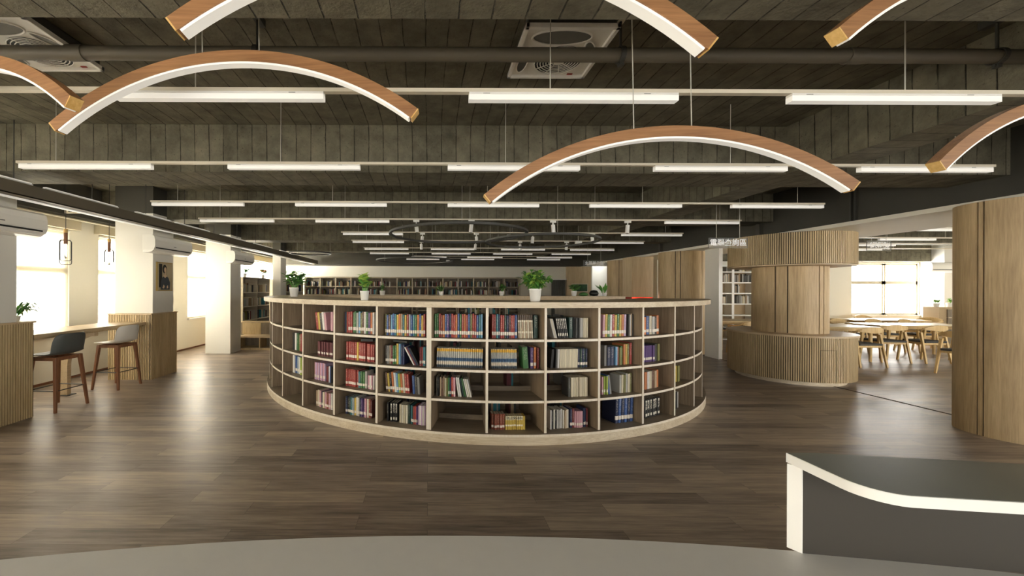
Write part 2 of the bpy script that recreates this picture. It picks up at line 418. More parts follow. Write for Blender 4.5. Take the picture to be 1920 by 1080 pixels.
# left wall with window openings
WIN = [(-2.0,-.2),(.6,1.05+.9),(2.3,3.75),(4.15,6.45),(7.02,9.03),(9.63,11.75),(12.2,15.2)]
SILL, HEAD = .76, 2.42
b = MB(); y = YF
b.box(XL-.15, XL, YF, 17.4, 0, SILL); b.box(XL-.15, XL, YF, 17.4, HEAD, HS)
for a, c in WIN:
    b.box(XL-.15, XL, y, a, SILL, HEAD); y = c
b.box(XL-.15, XL, y, 17.4, SILL, HEAD)
struct(b.build('wall_left', M['wall']), 'cream window wall on the left', 'wall')
struct(MB().box(XL, XL+.25, YF, YB, 2.66, HS).build('wall_left_beam', M['dark_paint']), 'dark edge beam above the left windows', 'beam')
struct(MB().box(XL, XL+.015, YF, YB, 0, .035).build('baseboard_left', M['walnut']), 'thin dark baseboard under the left windows', 'baseboard')
def window_x(name, xo, ya, yb, z0, z1, sign, mats, lab, nm=2, trans=.62):
    # window in a wall normal to X; sign=+1 when the room lies on the +X side
    w = thing(name, lab, 'window', (xo, (ya+yb)/2, z0), kind='structure')
    MB().box(xo-.12*sign-.01, xo-.12*sign+.01, ya, yb, z0, z1).build('pane', mats, w, True)
    f = MB(); t = .05
    xa, xb = sorted((xo-.10*sign, xo-.05*sign))
    f.box(xa,xb,ya,ya+t,z0,z1); f.box(xa,xb,yb-t,yb,z0,z1); f.box(xa,xb,ya,yb,z0,z0+t); f.box(xa,xb,ya,yb,z1-t,z1)
    for k in range(1,nm): f.box(xa,xb,ya+(yb-ya)*k/nm-.03,ya+(yb-ya)*k/nm+.03,z0,z1)
    zz = z0+(z1-z0)*trans; f.box(xa,xb,ya,yb,zz-.05,zz+.05)
    f.build('window_frame', M['cream'], w, True)
    xs, xe = sorted((xo-.03*sign, xo-.025*sign))
    MB().box(xs,xe,ya,yb,z0+.02,z1).build('roller_blind', M['blind'], w, True)
    MB().cyl((xo-.005*sign,ya,z1+.02),(xo-.005*sign,yb,z1+.02),.025,n=10).build('blind_roller', M['white'], w, True, smooth=True, auto=40)
    s0, s1 = sorted((xo-.12*sign, xo+.05*sign))
    MB().box(s0,s1,ya-.02,yb+.02,z0-.035,z0).build('window_sill', M['white_lac'], w, True)
    return w
wl = ['behind the reception desk','before the front columns','left of the front column','above the bar table','behind the middle column','beside the portrait column','above the low corner bookcase']
for i, (a, c) in enumerate(WIN):
    window_x('window_%d' % (i+1), XL, a, c, SILL, HEAD, 1, M['window_near'] if i < 1 else M['window_mid'] if i < 4 else M['window_back'] if i == 6 else M['window'], 'bright left window with sheer blind '+wl[i])
    if c > 3: 
        tag(MB().box(XL+.005, XL+.11, a-.1, min(c+.1,14.7), HEAD+.045, HEAD+.23).build('pelmet', M['cream']), 'cream blind pelmet over the window '+wl[i], 'pelmet', 'pelmets over the left windows')
# right room back wall (Y=12) with windows
YW = 12.0
RW = [(13.05,14.06),(14.10,15.12),(15.75,16.5)]
b = MB(); b.box(7.2, 13.05, YW, YW+.15, 0, HS); b.box(13.05, XR, YW, YW+.15, 0, .78); b.box(13.05, XR, YW, YW+.15, 2.36, HS)
b.box(15.12,15.75,YW,YW+.15,.78,2.36); b.box(16.5,XR,YW,YW+.15,.78,2.36)
struct(b.build('wall_reading_room', M['wall']), 'cream back wall of the reading room', 'wall')
struct(MB().box(7.25, XR, YW-.28, YW-.005, 2.41, HS+.01).build('ceiling_beam', M['conc']), 'concrete beam above the reading room windows', 'beam')
for i, (a, c) in enumerate(RW):
    w = thing('window_%d' % (8+i), 'overexposed reading room window, %s from left' % ORD[i+1], 'window', ((a+c)/2, YW, .78), kind='structure')
    MB().box(a, c, YW+.10, YW+.12, .78, 2.36).build('pane', M['window_right'], w, True)
    f = MB(); y0, y1 = YW+.04, YW+.09
    for bx in ((a,a+.04,.78,2.36),(c-.04,c,.78,2.36),(a,c,.78,.83),(a,c,2.31,2.36),(a,c,1.72,1.82)): f.box(bx[0],bx[1],y0,y1,bx[2],bx[3])
    f.build('window_frame', M['cream'], w, True)
    MB().box(a-.01, c+.01, YW-.04, YW+.1, .745, .78).build('window_sill', M['white_lac'], w, True)
b = MB(); RY = [(-2.5,.5),(1.5,4.5),(5.5,8.0),(9,11.5)]; y = YF  # unseen right wall windows, added to light the reading room
b.box(XR, XR+.15, YF, 18, 0, .78); b.box(XR, XR+.15, YF, 18, 2.36, HS)
for a, c in RY: b.box(XR, XR+.15, y, a, .78, 2.36); y = c
b.box(XR, XR+.15, y, 18, .78, 2.36)
struct(b.build('wall_right', M['wall']), 'cream right wall of the reading room', 'wall')
for i, (a, c) in enumerate(RY):
    window_x('window_%d' % (11+i), XR, a, c, .78, 2.36, -1, M['window_far'] if i < 2 else M['window_front'], 'bright window in the far right wall, %s from the front' % ORD[i+1])
struct(MB().box(6.38, 6.41, 1.0, 12, .0, .004).build('floor_threshold', M['groove']), 'thin dark threshold strip between the oak columns', 'threshold')

# ------------------------------------------------------------------ left columns, slatted blocks
def column(x0, x1, y0, y1, lab, h=2.75):
    o = MB().box(x0,x1,y0,y1,0,h).build('column', M['wall2'], bevel=.004)
    MB().box(x0,x1,y0,y1,h,HS).build('column_capital', M['dark_paint'], o)
    return struct(o, lab, 'column')
column(-5.2,-4.65,3.88,4.40,'white square column at the left edge behind the front slatted block')
column(-5.2,-4.57,6.46,6.98,'white square column carrying the portrait')
column(-5.15,-4.57,9.0,9.5,'white square column standing on the floor past the portrait column')
column(-4.78,-4.53,11.95,12.4,'narrow white column beside the corner bookcase',2.6)
def slat_block(x0,x1,y0,y1,h,lab):
    t = thing('slatted_block', lab, 'slatted plinth', ((x0+x1)/2,(y0+y1)/2,0), group='slatted oak plinths round the columns')
    MB().box(x0+.015,x1-.011,y0+.011,y1-.01,0,h-.02).build('core', M['groove'], t, True)
    b = MB(); p = .0275; w = .018
    n = int((x1-x0)/p)
    for i in range(n): b.box(x0+i*p+.004, x0+i*p+.004+w, y0, y0+.012, .0, h-.02)
    n = int((y1-y0)/p)
    for i in range(n): b.box(x1-.012, x1, y0+i*p+.006, y0+i*p+.006+w, .0, h-.02)
    b.build('slat_cladding', M['oak_slat'], t, True)
    MB().box(x0-.008,x1+.012,y0-.012,y1,h-.02,h).build('cap', M['oak_top'], t, True)
    return t
slat_block(-5.3,-4.6,3.82,4.56,1.115,'oak slatted plinth at the left edge, nearest the camera')
slat_block(-5.25,-4.54,6.38,7.05,1.09,'oak slatted plinth round the column with the portrait')
# bar table
t = thing('bar_table', 'long oak bar table between the two slatted plinths', 'table', (-4.9,5.4,0))
MB().box(-5.2,-4.62,4.565,6.375,.905,.95).build('table_top', M['oak_top'], t, True, bevel=.003)
MB().box(-5.15,-4.66,4.565,6.375,.885,.905).build('apron', M['oak_slat'], t, True)
b = MB(); prof = [(-5.15,0),(-5.04,0)]
for i in range(13):
    a = R(i*90/12)
    prof.append((-5.04+.36*(1-math.cos(a)), .40+.43*math.sin(a)))
prof += [(-4.66,.83),(-4.66,.885),(-5.15,.885)]
n = len(prof); vs = [(p[0],5.44,p[1]) for p in prof]+[(p[0],5.50,p[1]) for p in prof]
b.add(vs, [(i,(i+1)%n,n+(i+1)%n,n+i) for i in range(n)]+[tuple(range(n)), tuple(reversed(range(n,2*n)))])
b.build('arched_leg', M['oak_top'], t, True)
MB().box(-5.17,-5.0,5.40,5.54,0,.008).build('foot_plate', M['black'], t, True)

# bar stools -------------------------------------------------------
def shell_mesh():
    prof = [(.215,.672),(.19,.683),(.10,.678),(0,.672),(-.09,.672),(-.15,.683),(-.19,.712),(-.215,.76),(-.23,.82),(-.24,.88),(-.246,.925),(-.248,.945)]
    hw = [.17,.20,.215,.22,.22,.22,.222,.225,.225,.22,.20,.155]
    lift = [.0,.004,.01,.014,.018,.026,.035,.05,.055,.05,.045,.035]
    b = MB(); nu = 13; vs = []
    for (y, z), w, l in zip(prof, hw, lift):
        for i in range(nu):
            s = -1+2*i/(nu-1); e = abs(s)**3
            if z < .70: vs.append((w*s, y, z+e*l))
            else: vs.append((w*s*(1-.05*e), y+e*l*1.3, z))
    fs = [(j*nu+i, j*nu+i+1, (j+1)*nu+i+1, (j+1)*nu+i) for j in range(len(prof)-1) for i in range(nu-1)]
    return b.add(vs, fs)
def stool(loc, rz, lab, shellmat):
    t = thing('bar_stool', lab, 'bar stool', loc, rz, 'bar stools at the bar table')
    s = shell_mesh().build('seat_shell', shellmat, t, smooth=True)
    m = s.modifiers.new('Solidify','SOLIDIFY'); m.thickness = .012; m.offset = -1
    m = s.modifiers.new('Subdivision','SUBSURF'); m.levels = 1; m.render_levels = 2
    f = MB()
    for (a, c) in (((-.15,-.15),(.15,-.15)),((.15,-.15),(.15,.15)),((.15,.15),(-.15,.15)),((-.15,.15),(-.15,-.15))):
        d = Vector((c[0]-a[0],c[1]-a[1],0)).normalized(); q = Vector((-d.y,d.x,0))*.014
        A, B = Vector((*a,0)), Vector((*c,0)); vs = []
        for z in (.615,.658):
            vs += [A-q+Vector((0,0,z)), B-q+Vector((0,0,z)), B+q+Vector((0,0,z)), A+q+Vector((0,0,z))]
        f.add(vs, [(0,3,2,1),(4,5,6,7),(0,1,5,4),(1,2,6,5),(2,3,7,6),(3,0,4,7)])
    f.build('seat_frame', M['walnut'], t)
    for sx in (-1,1):
        for sy in (-1,1):
            l = MB(); T = Vector((sx*.15,sy*.15,.66)); B = Vector((sx*.205,sy*.205,0)); vs = []
            for p, r in ((B,.0135),(T,.021)):
                vs += [p+Vector((a*r,c*r,0)) for a, c in ((-1,-1),(1,-1),(1,1),(-1,1))]
            l.add(vs, [(0,3,2,1),(4,5,6,7),(0,1,5,4),(1,2,6,5),(2,3,7,6),(3,0,4,7)])
            l.build('leg', M['walnut'], t, bevel=.004)
    fr = MB(); z = .255; q = .205-.055*z/.66; pts = [(-q,-q,z),(q,-q,z),(q,q,z),(-q,q,z)]
    for i in range(4): fr.cyl(pts[i], pts[(i+1)%4], .006, n=8)
    fr.build('footrest', M['black'], t)
    return t
stool((-4.65,4.88,0), R(86), 'charcoal bar stool with walnut legs beside the front slatted plinth', M['shell_grey'])
stool((-4.74,5.94,0), R(86), 'off-white bar stool with walnut legs beside the portrait plinth', M['shell_white'])
# portrait picture on the portrait column's side: on +X face
t = thing('framed_portrait', 'framed painting of a dark haired woman in black on the column', 'picture', (-4.57,6.72,1.72))
MB().box(-4.57,-4.545,6.53,6.92,1.46,1.95).build('frame', M['cloth_frame'], t, True)
MB().box(-4.545,-4.54,6.545,6.905,1.475,1.935).build('canvas', plain('canvas_beige','#b7a888',.8,var=.25,nscale=7), t, True)
def blob(b, poly, x):
    b.add([(x,p[0],p[1]) for p in poly], [tuple(range(len(poly)))])
b = MB(); b.add([(-4.5385,6.56,1.52),(-4.5385,6.64,1.52),(-4.5385,6.64,1.92),(-4.5385,6.56,1.92)], [(0,1,2,3)])
blob(b, [(6.70+.055*math.cos(a*PI/8),1.835+.075*math.sin(a*PI/8)) for a in range(16)], -4.537)
b.build('dark_hair_and_panel', plain('painted_dark','#2b2a26',.8,var=.3,nscale=20), t, True)
b = MB(); blob(b, [(6.60,1.48),(6.83,1.48),(6.84,1.60),(6.80,1.68),(6.745,1.72),(6.69,1.72),(6.63,1.68),(6.60,1.60)], -4.536)
b.build('dress', plain('painted_slate_dress','#4a4f52',.8,var=.3,nscale=25), t, True)
b = MB(); blob(b, [(6.71+.03*math.cos(a*PI/6),1.82+.047*math.sin(a*PI/6)) for a in range(12)], -4.534)
blob(b, [(6.695,1.70),(6.725,1.70),(6.722,1.79),(6.70,1.79)], -4.5345); blob(b, [(6.66,1.715),(6.71,1.68),(6.76,1.715),(6.73,1.735),(6.69,1.735)], -4.535)
blob(b, [(6.64,1.51),(6.68,1.50),(6.70,1.54),(6.67,1.57)], -4.534); blob(b, [(6.75,1.50),(6.79,1.51),(6.78,1.56),(6.75,1.54)], -4.534)
b.build('pale_face_and_hands', plain('painted_skin','#d9bd9c',.8), t, True)
# air conditioners
def aircon(loc, rz, lab, L=.98, g='wall air conditioners on the left columns'):
    t = thing('air_conditioner', lab, 'air conditioner', loc, rz, g)
    # local: x along length, y = outwards (-y is the front), z up; origin at wall, middle
    prof = [(0,.28),(-.15,.285),(-.19,.26),(-.205,.20),(-.205,.10),(-.185,.05)]
    low = [(-.185,.05),(-.14,.015),(-.08,.0),(0,.0)]
    def ext(pr, x0, x1, close):
        b = MB(); n = len(pr); vs = [(x0,p[0],p[1]) for p in pr]+[(x1,p[0],p[1]) for p in pr]
        b.add(vs, [(i,i+1,n+i+1,n+i) for i in range(n-1)])
        if close: b.add(vs, [tuple(range(n)), tuple(range(n,2*n))])
        return b
    hs = ext(prof+[(-.14,.04),(0,.04)], -L/2, L/2, True).build('housing', M['white'], t)
    ext(low+[(0,.05)], -L/2+.01, L/2-.01, True).build('lower_cover', M['white_lac'], t)
    MB().box(-L/2+.03,L/2-.06,-.208,-.18,.066,.083).build('air_slot', M['black'], hs)
    MB().box(-L/2+.04,L/2-.06,-.178,-.12,.028,.036, M=Matrix.Rotation(R(0),4,'X')).build('louver', M['white_lac'], t)
    MB().box(-.03,.03,-.2075,-.2,.125,.135).build('badge', M['vent_grey'], hs)
    return t
aircon((-4.645,4.05,2.08), R(90), 'white wall air conditioner at the left edge of the room')
aircon((-4.565,6.70,2.08), R(90), 'white wall air conditioner above the portrait')
aircon((-4.565,9.27,2.08), R(90), 'white wall air conditioner on the third column, above the corner bookcase')
# cage pendants above bar table
def rrect(w, h, r, n=6):
    pts = []
    for cx, cz, a0 in ((w/2-r,h/2-r,0),(-w/2+r,h/2-r,90),(-w/2+r,-h/2+r,180),(w/2-r,-h/2+r,270)):
        for i in range(n+1):
            a = R(a0+90*i/n); pts.append((cx+r*math.cos(a), cz+r*math.sin(a)))
    return pts
def cage(loc, ztop, shape, lab):
    t = thing('cage_pendant', lab, 'pendant lamp', loc, 0, 'cage pendants over the bar table')
    MB().cyl((0,0,.30),(0,0,ztop-loc[2]),.004,n=6).build('cord', M['black'], t)
    so = MB().cyl((0,0,.10),(0,0,.25),.022,n=14).build('socket', M['walnut'], t, smooth=True, auto=40)
    MB().cyl((0,0,.25),(0,0,.30),.0225,n=14).build('socket_cap', M['arc_end'], so, smooth=True, auto=40)
    w, h, r = shape
    b = MB(); pts = rrect(w,h,r)
    b.tube([(p[0],0,p[1]+.15-h/2) for p in pts], .005, 6, True)
    pts = rrect(w*.95,h+.05,r)
    ang = R(75) if w > .14 else R(20)
    b.tube([(p[0]*math.cos(ang),p[0]*math.sin(ang),p[1]+.15-(h+.05)/2) for p in pts], .005, 6, True)
    b.build('cage', M['dark'], t, smooth=True)
    MB().lathe([(.001,-.10),(.012,-.09),(.016,-.05),(.016,.06),(.01,.10)], n=12).build('bulb', M['bulb_glass'], so, smooth=True)
cage((-4.92,5.28,2.0), HS, (.15,.28,.03), 'rectangular black cage pendant hanging at the left over the bar table')
cage((-4.92,6.0,1.96), HS, (.125,.25,.06), 'oval black cage pendant hanging beside the portrait column')

# steel tray with lamps along the left side
t = thing('cable_tray', 'long dark grey hanging cable tray along the left window side', 'cable tray', (-4.2,8,2.44))
b = MB(); b.box(-4.26,-4.25,1.5,14.6,2.44,2.57); b.box(-4.15,-4.14,1.5,14.6,2.44,2.57); b.box(-4.26,-4.14,1.5,14.6,2.44,2.45)
b.build('channel', M['pipe'], t, True)
b = MB(); b.box(-4.33,-4.265,1.5,14.6,2.43,2.448); b.build('light_strip', M['lamp'], t, True)
for i in range(14):
    y = 2.1+i*.92
    MB().cyl((-4.2,y,2.45),(-4.2,y,HS),.005,n=6).build('hanger_rod', M['dark'], t, True)
for i, (y, L) in enumerate([(3.8,.62),(4.75,1.0),(5.95,.75),(6.95,1.0),(8.4,1.1),(9.9,1.1),(11.6,1.2)]):
    l = thing('linear_lamp', 'slim white lamp lying on the left cable tray, %s from the front' % ORD[i+1], 'lamp', (-4.2,y,2.57), 0, 'slim lamps on the left cable tray')
    MB().box(-4.225,-4.175,y-L/2,y+L/2,2.572,2.592).build('housing', M['lamp_body'], l, True)
    MB().box(-4.22,-4.18,y-L/2+.01,y+L/2-.01,2.592,2.604).build('diffuser', M['lamp'], l, True)
for i, y in enumerate((5.35,7.3,9.9)):
    o = MB(); o.box(-5.0,-4.40,y,y+.02,2.53,2.58)
    for k in range(6): o.box(-4.95+k*.09,-4.90+k*.09,y-.002,y,2.545,2.565, mi=1)
    tag(o.build('slotted_bracket', [M['rail'], M['black']]), 'cream slotted bracket under the left cable tray, %s from the front' % ORD[i+1], 'bracket', 'slotted brackets beside the tray')
tag(MB().tube([(-5.75,3.0,2.62),(-5.75,6.2,2.62),(-5.75,6.9,2.62),(-5.75,11,2.62)], .018, 8).build('conduit', M['rail'], smooth=True), 'thin cream conduit running along the wall above the left windows', 'conduit')

# ------------------------------------------------------------------ ceiling things
t = thing('ceiling_pipe', 'thick dark grey drain pipe crossing under the front ceiling', 'pipe', (0,2.40,2.95))
MB().cyl((-5.9,2.40,2.95),(3.69,2.40,2.95),.041,n=20).build('pipe_run', M['pipe'], t, True, smooth=True, auto=40)
for x in (-2.17,2.62):
    MB().cyl((x-.05,2.40,2.95),(x+.05,2.40,2.95),.047,n=20).build('coupling', M['pipe'], t, True, smooth=True, auto=40)
for i, x in enumerate((-1.06,1.18,3.50)):
    h = thing('pipe_hanger', 'strut channel and clamp holding the drain pipe, %s from left' % ORD[i+1], 'pipe hanger', (x,2.4,2.95), 0, 'pipe hangers on the front ceiling')
    MB().box(x-.022,x+.022,1.76,2.47,3.155,3.2).build('channel', M['rail'] if i == 1 else M['dark'], h, True)
    MB().cyl((x,2.4,2.99),(x,2.4,3.17),.008,n=8).build('rod', M['dark'], h, True)
    b = MB(); b.ribbon([(x,2.4+.047*math.cos(2*PI*k/24),2.95+.047*math.sin(2*PI*k/24)) for k in range(24)], .03, .006, (1,0,0), True)
    b.box(x-.012,x+.012,2.385,2.415,2.88,2.905); b.cyl((x-.02,2.4,2.893),(x+.02,2.4,2.893),.008,n=8)
    b.build('clamp', M['dark'], h, True)
# ceiling fans
def ceiling_fan(cx, cy, lab):
    z0 = 3.10
    t = thing('ceiling_fan', lab, 'ceiling fan', (cx,cy,z0), 0, 'square white ceiling circulation fans'); s = .29
    f = MB()
    for bx in ((-s,s,-s,-s+.025),(-s,s,s-.025,s),(-s,-s+.025,-s,s),(s-.025,s,-s,s)): f.box(bx[0],bx[1],bx[2],bx[3],0,.03)
    f.build('frame', M['white_lac'], t, bevel=.003)
    MB().box(-s+.02,s-.02,-s+.02,s-.02,.028,.098).build('housing', M['dark'], t)
    b = MB(); b.box(-s+.024,s-.024,-s+.024,s-.024,.018,.028); b.build('face_plate', M['white'], t)
    # oval recess (rim + dark floor)
    def oval(cx_, cy_, a, c, z, n=28, rot=0):
        return [(cx_+a*math.cos(2*PI*k/n)*math.cos(rot)-c*math.sin(2*PI*k/n)*math.sin(rot), cy_+a*math.cos(2*PI*k/n)*math.sin(rot)+c*math.sin(2*PI*k/n)*math.cos(rot), z) for k in range(n)]
    r = MB(); r.add(oval(-.03,-.17,.19,.075,.0165), [tuple(range(28))]); r.add(oval(-.215,.13,.035,.10,.0165), [tuple(range(28))]); r.add(oval(.205,-.03,.035,.11,.0165,rot=R(-25)), [tuple(range(28))])
    r.build('recess', M['vent_grey'], t)
    r = MB(); r.tube(oval(-.03,-.17,.19,.075,.016), .007, 6, True); r.tube(oval(-.215,.13,.035,.10,.016), .006, 6, True); r.tube(oval(.205,-.03,.035,.11,.016,rot=R(-25)), .006, 6, True)
    r.build('recess_rim', M['white_lac'], t, smooth=True)
    g = MB(); g.add(oval(.03,.08,.165,.165,.017), [tuple(range(28))]); g.build('fan_opening', M['black'], t)
    g = MB()
    for rr in (.165,.145,.125,.105,.085,.065,.045): g.tube(oval(.03,.08,rr,rr,.010), .0035, 5, True)
    for k in range(10):
        a = 2*PI*k/10; g.cyl((.03+.04*math.cos(a),.08+.04*math.sin(a),.011),(.03+.165*math.cos(a),.08+.165*math.sin(a),.011),.0035,n=5)
    gd = g.build('guard', M['white_lac'], t, smooth=True)
    MB().cyl((.03,.08,.004),(.03,.08,.016),.035,n=18).build('hub', M['white_lac'], gd)
    MB().box(.15,.19,.245,.26,.014,.018).build('red_badge', M['red'], t)
    return t
ceiling_fan(.88,2.66,'square white ceiling fan half behind the drain pipe, above the middle')
ceiling_fan(-2.69,2.59,'square white ceiling fan behind the drain pipe at the upper left')
# rails with lamps
ROWS = [(2.25,-3.75,5.15,[-3.12,-1.205,.83,2.68,4.55]),(3.55,-3.75,5.15,[-3.12,-1.225,.773,2.655,4.52]),(5.12,-3.65,5.2,[-3.03,-1.15,.85,2.72,4.58]),
        (6.35,-3.75,5.1,[-3.12,-1.24,4.46]),(7.80,-1.75,5.1,[-1.11,4.47]),(9.10,-1.8,5.05,[-1.17,4.42]),(10.7,-1.78,5.1,[-1.15,.67,2.60,4.50]),
        (12.0,-1.8,5.0,[-1.2,.7,2.6,4.4]),(13.3,-.5,4.9,[.02,1.93,4.3]),(14.2,-.8,4.8,[-.2,1.8,4.2])]
ZR = 2.635
lamp_proto = None
def rail_row(y, x0, x1, lamps, lab, labl, grp, wires=5, zr=ZR):
    global lamp_proto
    t = thing('track_rail', lab, 'track rail', ((x0+x1)/2,y,zr), 0, grp)
    b = MB(); b.box(x0,x1,y-.017,y+.017,zr,zr+.022)
    b.build('track', M['rail'], t, True)
    for k in range(wires):
        x = x0+.35+(x1-x0-.7)*k/(wires-1)
        zt = HS
        for by in (1.24,4.03,6.80,9.66,12.4):
            if by-.01 < y < by+.51: zt = HB
        if 3.7 < x < 4.1: x = 4.3
        MB().cyl((x,y,zr+.02),(x,y,zt),.0034,n=5).build('suspension_wire', M['steel'], t, True)
    for k, x in enumerate(lamps):
        if lamp_proto is None:
            l = lamp_proto = thing('linear_lamp', '', 'lamp')
            b = MB(); b.box(-.60,.60,-.022,.022,-.014,0); b.box(-.52,-.48,-.0225,-.02,-.010,-.006, mi=1); b.box(.40,.44,-.0225,-.02,-.010,-.006, mi=1)
            b.build('housing', [M['lamp_body'], M['vent_grey']], l, bevel=.002)
            MB().box(-.60,.60,-.022,.022,-.045,-.0145).build('diffuser', M['lamp'], l)
        else: l = dup(lamp_proto)
        l.location = (x,y,zr-.001); l['label'] = labl % ORD[k+1]; l['group'] = grp+' lamps'; l['category'] = 'lamp'
for i, (y, x0, x1, lamps) in enumerate(ROWS):
    nm = 'nearest' if i == 0 else ORD[i+1]
    rail_row(y, x0, x1, lamps, 'cream track rail hung across the ceiling, %s row from the camera' % nm, 'white linear lamp, %%s from left on the %s ceiling rail' % nm, 'main room ceiling rails')
for i, (y, x0, x1, lamps) in enumerate([(7.0,8.6,15.5,[9.4,12.0]),(8.3,8.6,15.5,[10.2,12.7]),(9.35,8.6,15.5,[10.6,13.6]),(10.4,8.6,14.5,[11.5])]):
    rail_row(y, x0, x1, lamps, 'cream track rail in the reading room ceiling, %s row from the front' % ORD[i+1], 'white linear lamp, %%s from left on the %s reading room rail' % ORD[i+1], 'reading room ceiling rails', 4)
# spotlights on rails 4-6
sp = None
for r, (y, xs) in enumerate(((6.35,(-.2,.7,2.03,3.25)),(7.80,(-.12,.96,2.09,3.28)),(9.10,(-.17,1.1,2.14,3.23)))):
    for k, x in enumerate(xs):
        if sp is None:
            sp = thing('track_spotlight', '', 'spotlight')
            MB().box(-.05,.05,-.018,.018,-.035,0).build('adapter', M['white'], sp)
            MB().box(-.008,.008,-.012,.012,-.09,-.03).build('yoke', M['white'], sp)
            b = MB(); b.cyl((0,0,-.07),(.012,0,-.20),.032,n=16); hd = b.build('head', M['white_lac'], sp, smooth=True, auto=40)
            b = MB(); b.cyl((.012,0,-.198),(.0124,0,-.202),.026,n=16); b.build('lens', M['black'], hd)
            l = sp
        else: l = dup(sp)
        l.location = (x,y,ZR); l.rotation_euler = (0,0,(0,PI,.4,2.6)[(k+r)%4])
        l['label'] = 'white track spotlight, %s from left on the %s ceiling rail' % (ORD[k+1], ORD[r+4]); l['group'] = 'track spotlights'
# black ring pendants
def ring_lamp(cx, cy, d, z, lab, led=False):
    t = thing('ring_pendant', lab, 'ring lamp', (cx,cy,z), 0, 'dark ring pendants')
    n = 72
    b = MB(); pts = [(d/2*math.cos(2*PI*k/n), d/2*math.sin(2*PI*k/n), 0) for k in range(n)]
    o = MB(); w = .045; h = .035
    prof = [(d/2-w/2,-h/2),(d/2+w/2,-h/2),(d/2+w/2,h/2),(d/2-w/2,h/2),(d/2-w/2,-h/2)]
    o.lathe(prof, n=n).build('ring', M['dark'], t)
    o = MB(); o.lathe([(d/2-.016,-h/2-.003),(d/2+.016,-h/2-.003)], n=n).build('diffuser', M['lamp'] if led else M['vent_grey'], t)
    for k in range(3):
        a = 2*PI*k/3+.5; x, y = d/2*math.cos(a), d/2*math.sin(a)
        zt = HS
        for by in (1.24,4.03,6.80,9.66,12.4):
            if by-.01 < y+cy < by+.51: zt = HB
        MB().cyl((x,y,h/2),(x,y,zt-z),.003,n=5).build('suspension_wire', M['steel'], t)
    if not led:
        MB().box(d/2*math.cos(.5)-.06,d/2*math.cos(.5)+.06,d/2*math.sin(.5)-.03,d/2*math.sin(.5)+.03,h/2,h/2+.05).build('driver_box', M['white'], t)
ring_lamp(.50,6.66,2.30,2.45,'largest dark ring pendant above the left half of the round bookcase')
ring_lamp(2.08,7.2,2.00,2.40,'dark ring pendant above the right half of the round bookcase')
ring_lamp(-.43,12.7,2.5,2.45,'dark ring pendant hanging near the back bookcase')
ring_lamp(-3.15,10.4,1.05,2.46,'small ring pendant hanging near the left cable tray',True)
# bentwood arc pendants
def arc_lamp(cx, cy, apex, yaw, roll, lab, zt=HS):
    t = thing('arc_pendant', lab, 'pendant lamp', (cx,cy,apex), yaw, 'bentwood arc pendants'); t.rotation_euler = (0,roll,yaw)
    ch, sag = 1.93, .335; Rr = ch*ch/8/sag+sag/2; A = math.asin(ch/2/Rr); n = 40; H = .056; W = .052
    def P(a, rr): return (rr*math.sin(a), 0, rr*math.cos(a)-Rr)
    pts = [P(-A+2*A*i/n, Rr-H/2) for i in range(n+1)]
    e = .006/Rr
    wa = MB().ribbon([P(-A+e+2*(A-e)*i/n, Rr-H/2) for i in range(n+1)], W, H, (0,1,0)).build('wood_arc', M['arc_wood'], t)
    MB().ribbon([P(-A+.01+2*(A-.01)*i/n, Rr-H-.004) for i in range(n+1)], W*.84, .012, (0,1,0)).build('diffuser', M['lamp'], t)
    for s in (-1,1):
        MB().ribbon([P(s*(A-e), Rr-H/2), P(s*A, Rr-H/2)], W, H, (0,1,0)).build('end_cap', M['arc_end'], wa)
    for s in (-1,1):
        x = s*.15
        MB().cyl((x,0,-.01),(x-s*.0,0,zt-apex),.003,n=5).build('suspension_wire', M['steel'], t)
    return t
arc_lamp(-1.02,2.00,2.71,R(-3),R(-1),'bentwood arc pendant with a full arc at the upper left')
arc_lamp(1.26,2.10,2.378,R(-4),R(-1.2),'lowest bentwood arc pendant, hanging right of the middle')
arc_lamp(.07,1.38,2.745,R(2),R(.5),'bentwood arc pendant at the top middle, its crown cut off',HB)
arc_lamp(-1.535-.965*math.cos(R(18)),1.70+.965*math.sin(R(18)),2.663,R(-18),R(0),'bentwood arc pendant cut by the left edge of the photo',HB)
arc_lamp(1.531+.965*math.cos(R(6)),1.50+.965*math.sin(R(6)),2.885,R(6),R(-3),'bentwood arc pendant in the top right corner, only its end showing')
arc_lamp(2.50+.965*math.cos(R(8)),1.95+.965*math.sin(R(8)),2.547,R(8),R(-4),'bentwood arc pendant cut by the right edge of the photo')

